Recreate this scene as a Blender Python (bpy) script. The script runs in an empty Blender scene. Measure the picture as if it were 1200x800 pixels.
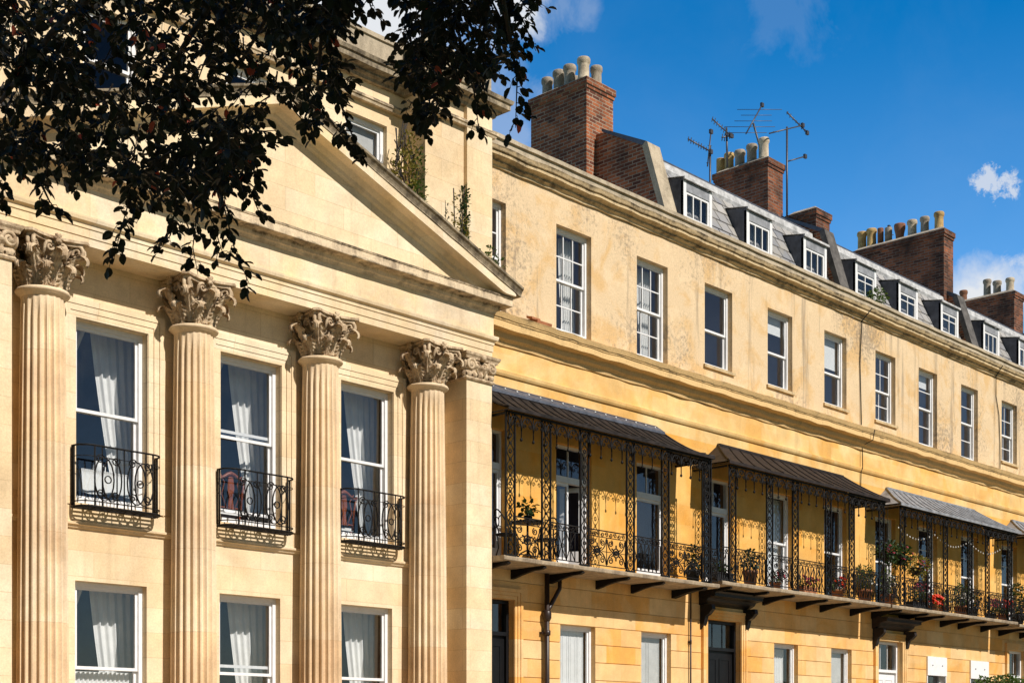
import bpy, math, random
from mathutils import Vector, noise as mnoise
PI = math.pi
R = math.radians
rnd = random.Random(7)
S = bpy.context.scene
C = S.collection

# ------------------------------------------------------------------ camera, sky, sun, exposure
EYE = 1.7
AIM = 46.80                                    # degrees from the wall's normal towards the far end of the terrace
cam = bpy.data.cameras.new('camera')
co = bpy.data.objects.new('camera', cam)
C.objects.link(co)
co.location = (0, 0, EYE)
co.rotation_euler = (R(90), 0, R(-AIM))
cam.sensor_fit = 'HORIZONTAL'
cam.sensor_width = 36
cam.lens = 50.4
cam.shift_y = 0.388
cam.clip_start = 0.1
cam.clip_end = 3000
S.camera = co

SUN_EL, SUN_AZ = 40.7, 177.0                   # azimuth clockwise from +Y (into the wall)
w = bpy.data.worlds.new('World')
S.world = w
w.use_nodes = True
nt = w.node_tree
nt.nodes.clear()
NN = nt.nodes.new
LK = nt.links.new
wo = NN('ShaderNodeOutputWorld')
bg = NN('ShaderNodeBackground')
bg.inputs['Strength'].default_value = 0.085
sky = NN('ShaderNodeTexSky')
sky.sky_type = 'NISHITA'
sky.sun_disc = False
sky.sun_elevation = R(SUN_EL)
sky.sun_rotation = R(SUN_AZ)
sky.air_density = 1.0
sky.dust_density = 0.15
sky.ozone_density = 3.0
hs = NN('ShaderNodeHueSaturation')
hs.inputs['Saturation'].default_value = 1.42
hs.inputs['Value'].default_value = 1.0
LK(sky.outputs[0], hs.inputs['Color'])
sep0 = NN('ShaderNodeSeparateXYZ')
gr = NN('ShaderNodeMapRange'); gr.inputs['From Min'].default_value = -0.1; gr.inputs['From Max'].default_value = 0.36; gr.inputs['To Min'].default_value = 0.10; gr.inputs['To Max'].default_value = 1.95
def mapr(a, b, c, d):
    n = NN('ShaderNodeMapRange'); n.inputs['From Min'].default_value = a; n.inputs['From Max'].default_value = b; n.inputs['To Min'].default_value = c; n.inputs['To Max'].default_value = d
    LK(sep0.outputs[2], n.inputs['Value']); return n.outputs[0]
mu = NN('ShaderNodeMath'); mu.operation = 'MULTIPLY'; LK(mapr(0.16, 0.44, 1.30, 0.92), mu.inputs[1]); LK(mapr(0.16, 0.44, 1.20, 1.45), hs.inputs['Saturation'])
LK(sep0.outputs[1], gr.inputs['Value']); 
lowb = NN('ShaderNodeMapRange'); lowb.inputs['From Min'].default_value = 0.02; lowb.inputs['From Max'].default_value = -0.25; lowb.inputs['To Min'].default_value = 0.0; lowb.inputs['To Max'].default_value = 0.50
LK(sep0.outputs[1], lowb.inputs['Value'])
lz = NN('ShaderNodeMapRange'); lz.inputs['From Min'].default_value = 0.5; lz.inputs['From Max'].default_value = 0.2; LK(sep0.outputs[2], lz.inputs['Value'])
lm = NN('ShaderNodeMath'); lm.operation = 'MULTIPLY_ADD'; LK(lowb.outputs[0], lm.inputs[0]); LK(lz.outputs[0], lm.inputs[1]); LK(gr.outputs[0], lm.inputs[2])
LK(lm.outputs[0], mu.inputs[0]); LK(mu.outputs[0], hs.inputs['Value'])      # a deep, polarised blue away from the sun
tc = NN('ShaderNodeTexCoord')
LK(tc.outputs['Generated'], sep0.inputs[0])
def pxdir(x, y):
    a = R(AIM); r = (x - 600) / 1680; u = (865.6 - y) / 1680
    v = Vector((math.sin(a) + r * math.cos(a), math.cos(a) - r * math.sin(a), u))
    return v.normalized()
def cloud_noise(scale, detail, rough):
    n = NN('ShaderNodeTexNoise')
    n.inputs['Scale'].default_value = scale
    n.inputs['Detail'].default_value = detail
    n.inputs['Roughness'].default_value = rough
    n.inputs['Distortion'].default_value = 0.25
    LK(tc.outputs['Generated'], n.inputs['Vector'])
    return n.outputs['Fac']
def M(op, a, b=None, c=None):
    n = NN('ShaderNodeMath'); n.operation = op
    for i, v in enumerate((a, b, c)):
        if v is None: continue
        if isinstance(v, (int, float)): n.inputs[i].default_value = v
        else: LK(v, n.inputs[i])
    return n.outputs[0]
nz = cloud_noise(24, 8, 0.62)
nz2 = cloud_noise(9, 6, 0.6)
nz3 = cloud_noise(85, 6, 0.68)
tot = None
# (pixel x, y, angular radius in degrees, strength, noise gain)
for (cx, cy, rad, st, ng) in ((1160, 205, 0.5, 0.7, 3.2), (1152, 215, 0.5, 0.7, 3.4), (1175, 218, 0.6, 0.7, 3.4), (1150, 350, 1.75, 1.05, 1.2), (1118, 352, 1.2, 0.7, 1.6), (1188, 330, 1.0, 0.55, 1.8), (440, 42, 3.6, 1.35, 1.0), (345, 30, 3.5, 1.0, 1.2),
                              (600, -18, 2.2, 1.0, 1.6), (635, 215, 2.4, 0.30, 2.0), (925, 2, 2.2, 0.07, 2.6), (560, 130, 3.4, 0.28, 1.8), (480, -40, 5, 0.9, 1.2), (650, 12, 1.6, 0.2, 2.5)):
    d = pxdir(cx, cy)
    dp = NN('ShaderNodeVectorMath'); dp.operation = 'DISTANCE'
    nrm = NN('ShaderNodeVectorMath'); nrm.operation = 'NORMALIZE'
    LK(tc.outputs['Generated'], nrm.inputs[0])
    LK(nrm.outputs[0], dp.inputs[0])
    dp.inputs[1].default_value = d
    rr = 2 * math.sin(R(rad) / 2)
    q = M('SUBTRACT', 1.0, M('DIVIDE', dp.outputs['Value'], rr))
    nn = M('MULTIPLY', M('SUBTRACT', nz3 if rad < 1.3 else nz, 0.5), ng * 1.6)
    q = M('MULTIPLY', M('ADD', q, nn), 1.5)
    q = M('MAXIMUM', M('MINIMUM', q, 1.0), 0.0)
    inside = M('MAXIMUM', M('MINIMUM', M('MULTIPLY', M('SUBTRACT', 1.25, M('DIVIDE', dp.outputs['Value'], rr)), 3.0), 1.0), 0.0)
    q = M('MULTIPLY', M('MULTIPLY', q, inside), st)
    tot = q if tot is None else M('MAXIMUM', tot, q)
# low cloud on the sun side, out of view, added to brighten the window panes
gen = M('MULTIPLY', M('MAXIMUM', M('MINIMUM', M('MULTIPLY', M('SUBTRACT', nz2, 0.56), 6.0), 1.0), 0.0), 0.5)
sep = NN('ShaderNodeSeparateXYZ'); LK(tc.outputs['Generated'], sep.inputs[0])
band = M('MAXIMUM', M('SUBTRACT', 1.0, M('DIVIDE', M('ABSOLUTE', M('SUBTRACT', sep.outputs[2], 0.24)), 0.26)), 0.0)
gen = M('MULTIPLY', M('ADD', M('MULTIPLY', gen, 1.0), M('MULTIPLY', band, 0.10)), M('MULTIPLY', band, M('LESS_THAN', sep.outputs[1], -0.1)))
veil = M('MULTIPLY', M('MAXIMUM', M('MULTIPLY', M('SUBTRACT', nz2, 0.44), 2.0), 0.0), M('MULTIPLY', M('GREATER_THAN', sep.outputs[1], 0.0), 0.05))
tot = M('MINIMUM', M('MAXIMUM', M('MAXIMUM', tot, gen), veil), 1.0)
mx = NN('ShaderNodeMixRGB')
LK(tot, mx.inputs[0])
LK(hs.outputs[0], mx.inputs[1])
mx.inputs[2].default_value = (8.8, 9.1, 9.5, 1)
LK(mx.outputs[0], bg.inputs[0])
LK(bg.outputs[0], wo.inputs[0])

sl = bpy.data.lights.new('sun', 'SUN')
sl.energy = 5.0
sl.angle = R(0.53)
sl.color = (1.0, 0.935, 0.865)
so = bpy.data.objects.new('sun', sl)
C.objects.link(so)
sd = Vector((math.sin(R(SUN_AZ)) * math.cos(R(SUN_EL)), math.cos(R(SUN_AZ)) * math.cos(R(SUN_EL)), math.sin(R(SUN_EL))))
so.rotation_euler = sd.to_track_quat('Z', 'Y').to_euler()
so.location = (10, -20, 40)
S.view_settings.view_transform = 'Standard'
S.view_settings.look = 'None'
S.view_settings.exposure = 0.08
S.view_settings.gamma = 1
S.render.engine = 'CYCLES'
S.cycles.max_bounces = 8
S.cycles.diffuse_bounces = 4
S.cycles.transparent_max_bounces = 24
S.cycles.caustics_reflective = False
S.cycles.caustics_refractive = False

# ------------------------------------------------------------------ helpers
class MB:
    def __init__(s): s.v = []; s.f = []; s.m = []; s.sm = []
    def add(s, vs, fs, mi=0, smooth=False):
        o = len(s.v); s.v += [tuple(v) for v in vs]
        for f in fs: s.f.append(tuple(i + o for i in f)); s.m.append(mi); s.sm.append(smooth)
    def box(s, x0, x1, y0, y1, z0, z1, mi=0):
        s.add([(x0,y0,z0),(x1,y0,z0),(x1,y1,z0),(x0,y1,z0),(x0,y0,z1),(x1,y0,z1),(x1,y1,z1),(x0,y1,z1)],
              [(0,3,2,1),(4,5,6,7),(0,1,5,4),(1,2,6,5),(2,3,7,6),(3,0,4,7)], mi)
    def obox(s, p, q, t, h, up=(0,0,1), mi=0):         # bar from p to q, width t, height h
        p, q = Vector(p), Vector(q); d = (q - p).normalized(); u = Vector(up)
        sx = d.cross(u)
        if sx.length < 1e-5: sx = d.cross(Vector((1,0,0)))
        sx.normalize(); uz = sx.cross(d).normalized()
        vs = []
        for e in (p, q):
            for a, b in ((-1,-1),(1,-1),(1,1),(-1,1)): vs.append(e + sx * (a * t / 2) + uz * (b * h / 2))
        s.add(vs, [(0,3,2,1),(4,5,6,7),(0,1,5,4),(1,2,6,5),(2,3,7,6),(3,0,4,7)], mi)
    def tube(s, pts, r, n=5, mi=0, smooth=True, cap=True, closed=False):
        pts = [Vector(p) for p in pts]; k = len(pts)
        if k < 2: return
        rs = r if isinstance(r, (list, tuple)) else [r] * k
        vs = []; prev = None
        for i, p in enumerate(pts):
            if closed: d = pts[(i+1) % k] - pts[i-1]
            else: d = pts[min(i+1, k-1)] - pts[max(i-1, 0)]
            if d.length < 1e-9: d = Vector((0,0,1))
            d.normalize()
            if prev is None:
                a = Vector((0,0,1)) if abs(d.z) < 0.9 else Vector((1,0,0))
                prev = d.cross(a).normalized()
            u = (prev - d * prev.dot(d))
            if u.length < 1e-6: u = d.orthogonal()
            u.normalize(); prev = u; v = d.cross(u)
            for j in range(n):
                t = 2 * PI * (j + 0.5) / n
                vs.append(p + (u * math.cos(t) + v * math.sin(t)) * rs[i])
        fs = []
        for i in range(k if closed else k - 1):
            for j in range(n):
                a = i * n + j; b = i * n + (j+1) % n; c = ((i+1) % k) * n + (j+1) % n; d_ = ((i+1) % k) * n + j
                fs.append((a, b, c, d_))
        if cap and not closed:
            fs.append(tuple(range(n-1, -1, -1))); fs.append(tuple((k-1)*n + j for j in range(n)))
        s.add(vs, fs, mi, smooth)
    def lathe(s, prof, c, n=16, mi=0, smooth=True):
        vs = []; fs = []
        for r, z in prof:
            for j in range(n):
                t = 2*PI*j/n; vs.append((c[0] + r*math.cos(t), c[1] + r*math.sin(t), c[2] + z))
        for i in range(len(prof)-1):
            for j in range(n):
                fs.append((i*n+j, i*n+(j+1) % n, (i+1)*n+(j+1) % n, (i+1)*n+j))
        fs.append(tuple(range(n-1, -1, -1))); fs.append(tuple((len(prof)-1)*n+j for j in range(n)))
        s.add(vs, fs, mi, smooth)
    def grid(s, P, nu, nv, mi=0, smooth=True):
        vs = [P(i/nu, j/nv) for j in range(nv+1) for i in range(nu+1)]
        fs = [(j*(nu+1)+i, j*(nu+1)+i+1, (j+1)*(nu+1)+i+1, (j+1)*(nu+1)+i) for j in range(nv) for i in range(nu)]
        s.add(vs, fs, mi, smooth)
    def prism_x(s, poly, x0, x1, mi=0):                 # poly of (y, z) extruded along x
        n = len(poly)
        vs = [(x0, y, z) for y, z in poly] + [(x1, y, z) for y, z in poly]
        s.add(vs, [tuple(range(n-1,-1,-1)), tuple(range(n, 2*n))] + [(i, (i+1) % n, n+(i+1) % n, n+i) for i in range(n)], mi)
    def prism_y(s, poly, y0, y1, mi=0):                 # poly of (x, z)
        n = len(poly)
        vs = [(x, y0, z) for x, z in poly] + [(x, y1, z) for x, z in poly]
        s.add(vs, [tuple(range(n)), tuple(range(2*n-1, n-1, -1))] + [((i+1) % n, i, n+i, n+(i+1) % n) for i in range(n)], mi)
    def prism_z(s, poly, z0, z1, mi=0):
        n = len(poly)
        vs = [(x, y, z0) for x, y in poly] + [(x, y, z1) for x, y in poly]
        s.add(vs, [tuple(range(n-1,-1,-1)), tuple(range(n, 2*n))] + [(i, (i+1) % n, n+(i+1) % n, n+i) for i in range(n)], mi)
    def sweep(s, path, prof, mi=0, caps=True, cuts=0.9):          # moulding: prof of (out, z) along a plan path, mitred; out is to the right of travel
        pts = [Vector((p[0], p[1])) for p in path]
        if cuts:                                         # extra stations so that weathering can wander
            q = []
            for a, b in zip(pts, pts[1:]):
                k = max(1, int((b - a).length / cuts))
                q += [a.lerp(b, i / k) for i in range(k)]
            pts = q + [pts[-1]]
        k = len(pts); n = len(prof); vs = []
        for i, p in enumerate(pts):
            d0 = (pts[i] - pts[i-1]).normalized() if i > 0 else None
            d1 = (pts[i+1] - pts[i]).normalized() if i < k-1 else None
            if d0 is None: d0 = d1
            if d1 is None: d1 = d0
            n0 = Vector((d0.y, -d0.x)); n1 = Vector((d1.y, -d1.x))
            m = (n0 + n1); m.normalize(); m = m / max(0.2, m.dot(n0))
            for o, z in prof: vs.append((p.x + m.x*o, p.y + m.y*o, z))
        fs = []
        for i in range(k-1):
            for j in range(n):
                a = i*n+j; b = i*n+(j+1) % n
                fs.append((a, a+n, b+n, b))
        if caps: fs.append(tuple(range(n))); fs.append(tuple((k-1)*n+j for j in range(n-1,-1,-1)))
        s.add(vs, fs, mi)
    def jitter(s, amp, scale=1.5):                       # worn edges
        out = []
        for v in s.v:
            q = Vector(v)
            out.append(tuple(q + Vector((0, mnoise.noise(q*scale), mnoise.noise(q*scale + Vector((9,4,2))))) * amp))
        s.v = out

def origin(o):
    p = Vector((0,0,0))
    while o is not None: p += o.location; o = o.parent
    return p
def obj(name, mb, mats, parent=None, at=None):
    me = bpy.data.meshes.new(name)
    o = bpy.data.objects.new(name, me); C.objects.link(o)
    if parent is not None: o.parent = parent
    elif at is not None: o.location = at
    b = origin(o)
    me.from_pydata([(v[0]-b.x, v[1]-b.y, v[2]-b.z) for v in mb.v], [], mb.f)
    me.polygons.foreach_set('material_index', mb.m)
    me.polygons.foreach_set('use_smooth', mb.sm)
    for m in (mats if isinstance(mats, (list, tuple)) else [mats]): me.materials.append(m)
    me.update()
    return o
def tag(o, label, cat, group=None, kind=None):
    o['label'] = label; o['category'] = cat
    if group: o['group'] = group
    if kind: o['kind'] = kind
    return o
def thing(name, at, label, cat, group=None):
    o = bpy.data.objects.new(name, None); C.objects.link(o); o.location = at
    o.empty_display_size = 0.3
    return tag(o, label, cat, group)

# ------------------------------------------------------------------ materials
class NT:
    def __init__(s, name):
        s.mat = bpy.data.materials.new(name); s.mat.use_nodes = True
        s.t = s.mat.node_tree; s.t.nodes.clear()
        s.out = s.n('ShaderNodeOutputMaterial')
    def n(s, k, **kw):
        x = s.t.nodes.new(k)
        for a, b in kw.items(): setattr(x, a, b)
        return x
    def l(s, a, b): s.t.links.new(a, b)
    def set(s, sock, v):
        if isinstance(v, (int, float, tuple, list)): sock.default_value = (tuple(v) + (1,)) if isinstance(v, (tuple, list)) and len(v) == 3 and sock.type == 'RGBA' else v
        else: s.l(v, sock)
    def math(s, op, a, b=0.0, clamp=False):
        x = s.n('ShaderNodeMath', operation=op); x.use_clamp = clamp
        s.set(x.inputs[0], a); s.set(x.inputs[1], b); return x.outputs[0]
    def mix(s, f, a, b, mode='MIX'):
        x = s.n('ShaderNodeMixRGB', blend_type=mode)
        s.set(x.inputs[0], f); s.set(x.inputs[1], a); s.set(x.inputs[2], b); return x.outputs[0]
    def pos(s): return s.n('ShaderNodeNewGeometry').outputs['Position']
    def scale(s, vec, k):
        x = s.n('ShaderNodeVectorMath', operation='MULTIPLY'); s.l(vec, x.inputs[0]); x.inputs[1].default_value = k; return x.outputs[0]
    def noise(s, vec, sc, det=4, ro=0.55, dist=0.0):
        x = s.n('ShaderNodeTexNoise'); s.l(vec, x.inputs['Vector'])
        x.inputs['Scale'].default_value = sc; x.inputs['Detail'].default_value = det
        x.inputs['Roughness'].default_value = ro; x.inputs['Distortion'].default_value = dist
        return x.outputs['Fac']
    def ramp(s, f, stops):
        x = s.n('ShaderNodeValToRGB'); s.l(f, x.inputs[0]); e = x.color_ramp.elements
        while len(e) < len(stops): e.new(0.5)
        for i, (p, c) in enumerate(stops):
            e[i].position = p; e[i].color = (c, c, c, 1) if isinstance(c, (int, float)) else tuple(c) + (1,)
        return x.outputs[0]
    def wallvec(s, p=None):                              # (x + y, z): courses run level on every upright face
        p = p or s.pos(); sp = s.n('ShaderNodeSeparateXYZ'); s.l(p, sp.inputs[0])
        u = s.math('ADD', sp.outputs[0], sp.outputs[1])
        cb = s.n('ShaderNodeCombineXYZ'); s.l(u, cb.inputs[0]); s.l(sp.outputs[2], cb.inputs[1]); return cb.outputs[0], sp
    def bsdf(s, col, rough=0.8, bump=None, bstr=0.3, bdist=0.01, metal=0.0, spec=0.3):
        b = s.n('ShaderNodeBsdfPrincipled')
        s.set(b.inputs['Base Color'], col); s.set(b.inputs['Roughness'], rough); s.set(b.inputs['Metallic'], metal)
        b.inputs['Specular IOR Level'].default_value = spec
        if bump is not None:
            bm = s.n('ShaderNodeBump'); bm.inputs['Strength'].default_value = bstr; bm.inputs['Distance'].default_value = bdist
            s.l(bump, bm.inputs['Height']); s.l(bm.outputs[0], b.inputs['Normal'])
        s.l(b.outputs[0], s.out.inputs[0]); return b

def stone(name, c1, c2, joint, bw=0.9, bh=0.33, mortar=0.004, zoff=0.0, stain=(0.30,0.24,0.17), stain_amt=0.35, warm=None, warm_amt=0.0, streak=0.25, bump=0.4, jointmix=1.0):
    t = NT(name)
    v, sp = t.wallvec()
    vo = t.n('ShaderNodeVectorMath', operation='ADD'); t.l(v, vo.inputs[0]); vo.inputs[1].default_value = (0.13, zoff, 0)
    br = t.n('ShaderNodeTexBrick'); t.l(vo.outputs[0], br.inputs['Vector'])
    br.offset = 0.5; br.squash = 1
    br.inputs['Scale'].default_value = 1; br.inputs['Mortar Size'].default_value = mortar; br.inputs['Mortar Smooth'].default_value = 0.1
    br.inputs['Bias'].default_value = 0; br.inputs['Brick Width'].default_value = bw; br.inputs['Row Height'].default_value = bh
    br.inputs['Color1'].default_value = c1 + (1,); br.inputs['Color2'].default_value = c2 + (1,)
    cm = tuple(a * (1 - jointmix) + b * jointmix for a, b in zip(c1, joint))
    br.inputs['Mortar'].default_value = cm + (1,)
    p = t.pos()
    big = t.noise(p, 0.55, 5, 0.6, 0.6); med = t.noise(p, 2.6, 6, 0.65); fine = t.noise(p, 38, 5, 0.7)
    col = br.outputs['Color']
    if warm is not None:
        col = t.mix(t.math('MULTIPLY', t.ramp(t.noise(p, 0.9, 4, 0.6, 1.0), [(0.42, 0.0), (0.64, 1.0)]), warm_amt), col, warm)
    col = t.mix(t.math('MULTIPLY', t.ramp(big, [(0.46, 0.0), (0.72, 1.0)]), stain_amt), col, stain)
    stv = t.scale(p, (2.6, 2.6, 0.16)); st = t.noise(stv, 1.5, 5, 0.65)
    col = t.mix(t.math('MULTIPLY', t.ramp(st, [(0.55, 0.0), (0.78, 1.0)]), streak), col, tuple(x * 0.55 for x in stain))
    col = t.mix(0.5, col, t.mix(1.0, col, t.ramp(med, [(0.2, 0.66), (0.75, 1.28)]), 'MULTIPLY'))
    col = t.mix(0.35, col, t.mix(1.0, col, t.ramp(fine, [(0.25, 0.55), (0.7, 1.3)]), 'MULTIPLY'))
    h = t.math('ADD', t.math('MULTIPLY', br.outputs['Fac'], -0.8), t.math('ADD', t.math('MULTIPLY', fine, 0.5), t.math('MULTIPLY', med, 0.6)))
    t.bsdf(col, 0.88, h, bump, 0.012, spec=0.2)
    return t.mat

def lime(name, c, spot, grime, spot_amt=0.6, grime_amt=0.55):
    t = NT(name); p = t.pos()
    col = t.mix(t.math('MULTIPLY', t.ramp(t.noise(p, 1.1, 6, 0.62, 0.8), [(0.48, 0.0), (0.62, 1.0)]), spot_amt), c, spot)
    pale = tuple(min(0.85, x * 1.12 + 0.02) for x in c)
    col = t.mix(t.math('MULTIPLY', t.ramp(t.noise(p, 2.3, 6, 0.7, 0.5), [(0.5, 0.0), (0.66, 1.0)]), 0.6), col, pale)
    st = t.noise(t.scale(p, (2.2, 2.2, 0.13)), 1.3, 6, 0.68)
    col = t.mix(t.math('MULTIPLY', t.ramp(st, [(0.56, 0.0), (0.72, 1.0)]), grime_amt), col, grime)
    g2 = t.noise(p, 0.33, 4, 0.6); g3 = t.noise(p, 11, 5, 0.75)
    col = t.mix(t.math('MULTIPLY', t.ramp(t.math('MULTIPLY', g2, g3), [(0.26, 0.0), (0.36, 1.0)]), grime_amt * 0.8), col, grime)
    fine = t.noise(p, 30, 6, 0.75)
    col = t.mix(0.4, col, t.mix(1.0, col, t.ramp(fine, [(0.28, 0.5), (0.68, 1.25)]), 'MULTIPLY'))
    h = t.math('ADD', fine, t.math('MULTIPLY', t.noise(p, 5, 5, 0.7), 1.2))
    t.bsdf(col, 0.92, h, 0.45, 0.012, spec=0.15)
    return t.mat

def weathered(name, c, dirt, amt=0.75, sc=3.2, lo=0.42, hi=0.6, lichen=None, bands=()):
    t = NT(name); p = t.pos()
    n1 = t.noise(p, sc, 7, 0.68, 0.4); n2 = t.noise(t.scale(p, (1, 1, 0.25)), sc * 1.7, 6, 0.7)
    f = t.math('MULTIPLY', t.ramp(t.math('MULTIPLY', t.math('ADD', n1, n2), 0.5), [(lo, 0.0), (hi, 1.0)]), amt)
    col = t.mix(f, c, dirt)
    for zc, hw, am in bands:                             # runs of black growth along a ledge, broken by noise
        sp = t.n('ShaderNodeSeparateXYZ'); t.l(p, sp.inputs[0])
        zz = t.math('ADD', sp.outputs[2], t.math('MULTIPLY', t.math('SUBTRACT', n1, 0.5), 0.16))
        g = t.math('SUBTRACT', 1.0, t.math('DIVIDE', t.math('ABSOLUTE', t.math('SUBTRACT', zz, zc)), hw), True)
        col = t.mix(t.math('MULTIPLY', t.math('MULTIPLY', g, t.ramp(n2, [(0.35, 0.25), (0.6, 1.0)])), am), col, (0.03, 0.024, 0.018))
    if lichen: col = t.mix(t.math('MULTIPLY', t.ramp(t.noise(p, 16, 5, 0.7), [(0.56, 0.0), (0.66, 1.0)]), 0.6), col, lichen)
    fine = t.noise(p, 34, 6, 0.75)
    col = t.mix(0.45, col, t.mix(1.0, col, t.ramp(fine, [(0.28, 0.45), (0.68, 1.3)]), 'MULTIPLY'))
    t.bsdf(col, 0.93, t.math('ADD', fine, t.math('MULTIPLY', n1, 1.3)), 0.6, 0.015, spec=0.15)
    return t.mat

def brick(name, c1, c2, mortar_c, soot=0.5):
    t = NT(name); v, sp = t.wallvec(); p = t.pos()
    br = t.n('ShaderNodeTexBrick'); t.l(v, br.inputs['Vector']); br.offset = 0.5
    br.inputs['Scale'].default_value = 1; br.inputs['Mortar Size'].default_value = 0.011; br.inputs['Mortar Smooth'].default_value = 0.2
    br.inputs['Brick Width'].default_value = 0.23; br.inputs['Row Height'].default_value = 0.078; br.inputs['Bias'].default_value = 0.0
    br.inputs['Color1'].default_value = c1 + (1,); br.inputs['Color2'].default_value = c2 + (1,); br.inputs['Mortar'].default_value = mortar_c + (1,)
    n1 = t.noise(p, 1.6, 6, 0.65); fine = t.noise(p, 40, 4, 0.7)
    col = t.mix(t.math('MULTIPLY', t.ramp(n1, [(0.4, 0.0), (0.66, 1.0)]), soot), br.outputs['Color'], (0.035, 0.026, 0.022))
    col = t.mix(0.5, col, t.mix(1.0, col, t.ramp(fine, [(0.25, 0.5), (0.7, 1.35)]), 'MULTIPLY'))
    h = t.math('ADD', t.math('MULTIPLY', br.outputs['Fac'], -1.0), t.math('MULTIPLY', fine, 0.5))
    t.bsdf(col, 0.9, h, 0.7, 0.012, spec=0.15)
    return t.mat

def plain(name, c, rough=0.5, var=0.12, sc=14, metal=0.0, spec=0.4, bump=0.0):
    t = NT(name); p = t.pos(); n1 = t.noise(p, sc, 5, 0.65)
    col = t.mix(1.0, c, t.ramp(n1, [(0.25, 1 - var * 2), (0.75, 1 + var)]), 'MULTIPLY')
    t.bsdf(col, rough, n1 if bump else None, bump, 0.01, metal, spec); return t.mat

MAT = {}
MAT['ashlar'] = stone('honey_ashlar', (0.82, 0.69, 0.49), (0.79, 0.60, 0.37), (0.62, 0.47, 0.29), 1.15, 0.36, 0.0045, 0.0, (0.52, 0.34, 0.17), 0.45, (0.80, 0.62, 0.36), 0.4, 0.3, 0.3)
MAT['column'] = stone('column_stone', (0.82, 0.675, 0.48), (0.78, 0.54, 0.31), (0.6, 0.43, 0.26), 40.0, 1.2, 0.003, 0.35, (0.50, 0.31, 0.16), 0.6, (0.77, 0.57, 0.32), 0.45, 0.5, 0.3)
MAT['carved'] = weathered('carved_stone', (0.68, 0.53, 0.35), (0.24, 0.145, 0.08), 0.8, 7.0, 0.44, 0.60)  # brown dirt strengthened so the carving looks more deeply shaded
MAT['entab'] = stone('entablature_stone', (0.81, 0.685, 0.495), (0.78, 0.61, 0.40), (0.62, 0.46, 0.28), 1.5, 5.0, 0.003, 2.2, (0.44, 0.30, 0.18), 0.5, (0.80, 0.59, 0.28), 0.5, 0.38, 0.3)
MAT['pedcorn'] = weathered('pediment_cornice_stone', (0.76, 0.60, 0.40), (0.17, 0.12, 0.08), 0.7, 3.0, 0.47, 0.64, None, ((9.405, 0.035, 1.0), (9.245, 0.03, 0.9), (12.29, 0.03, 0.8)))
MAT['pedtop'] = weathered('lichened_stone', (0.46, 0.37, 0.25), (0.07, 0.055, 0.04), 0.85, 3.4, 0.40, 0.58, (0.38, 0.33, 0.22))
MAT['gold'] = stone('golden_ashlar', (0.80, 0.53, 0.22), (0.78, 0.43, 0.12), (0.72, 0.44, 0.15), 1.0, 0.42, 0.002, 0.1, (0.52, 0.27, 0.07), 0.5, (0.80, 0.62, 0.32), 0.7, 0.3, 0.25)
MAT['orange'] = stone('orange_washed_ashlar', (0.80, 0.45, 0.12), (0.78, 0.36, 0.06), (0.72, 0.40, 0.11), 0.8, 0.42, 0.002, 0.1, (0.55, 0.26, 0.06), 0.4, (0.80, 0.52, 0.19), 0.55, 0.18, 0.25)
MAT['rust'] = stone('rusticated_stone', (0.79, 0.54, 0.27), (0.77, 0.38, 0.085), (0.62, 0.36, 0.12), 0.92, 0.347, 0.0015, 0.28, (0.50, 0.29, 0.12), 0.4, (0.78, 0.57, 0.29), 0.55, 0.3, 0.3)
MAT['render'] = lime('lime_render', (0.70, 0.53, 0.33), (0.66, 0.42, 0.18), (0.22, 0.175, 0.135), 0.75, 0.85)
MAT['corn'] = weathered('cornice_stone', (0.62, 0.47, 0.27), (0.12, 0.09, 0.06), 0.7, 2.6, 0.48, 0.62, None, ((12.345, 0.05, 1.0), (12.255, 0.03, 0.7), (12.13, 0.04, 0.8)))
MAT['band'] = weathered('band_cornice_stone', (0.74, 0.50, 0.23), (0.16, 0.11, 0.06), 0.42, 2.4, 0.52, 0.68, None, ((9.36, 0.06, 0.95), (9.215, 0.02, 0.8)))
MAT['parapet'] = weathered('parapet_stone', (0.52, 0.435, 0.315), (0.17, 0.14, 0.10), 0.65, 2.2, 0.45, 0.64, (0.54, 0.47, 0.33), ((12.39, 0.05, 0.9),))
MAT['flaunch'] = weathered('chimney_cap_mortar', (0.55, 0.47, 0.36), (0.2, 0.15, 0.11), 0.6, 4.0, 0.44, 0.62)
MAT['slab'] = weathered('balcony_stone', (0.44, 0.35, 0.24), (0.15, 0.115, 0.085), 0.7, 4.0, 0.42, 0.6)
MAT['brick'] = brick('old_red_brick', (0.50, 0.16, 0.065), (0.13, 0.045, 0.03), (0.42, 0.32, 0.23), 0.6)
MAT['brickdark'] = brick('sooty_brick', (0.38, 0.125, 0.055), (0.09, 0.036, 0.026), (0.24, 0.18, 0.14), 0.85)
MAT['white'] = plain('white_paint', (0.80, 0.80, 0.80), 0.4, 0.05, 9)
MAT['iron'] = plain('black_iron', (0.009, 0.008, 0.008), 0.6, 0.3, 30, 0.0, 0.2)
MAT['blackpaint'] = plain('black_gloss_paint', (0.008, 0.008, 0.009), 0.4, 0.2, 8, 0.0, 0.25)
MAT['pipe'] = plain('brown_pipe_paint', (0.03, 0.017, 0.013), 0.4, 0.25, 12)
MAT['lead'] = plain('grey_lead', (0.30, 0.31, 0.33), 0.55, 0.25, 5, 0.0, 0.4, 0.2)
MAT['leadpale'] = plain('pale_lead', (0.55, 0.55, 0.55), 0.6, 0.3, 5, 0.0, 0.3, 0.2)
MAT['leaddark'] = plain('dark_lead', (0.10, 0.11, 0.14), 0.5, 0.3, 6, 0.0, 0.4, 0.2)
MAT['leadmid'] = plain('weathered_lead', (0.13, 0.12, 0.11), 0.6, 0.35, 6, 0.0, 0.3, 0.2)
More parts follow.
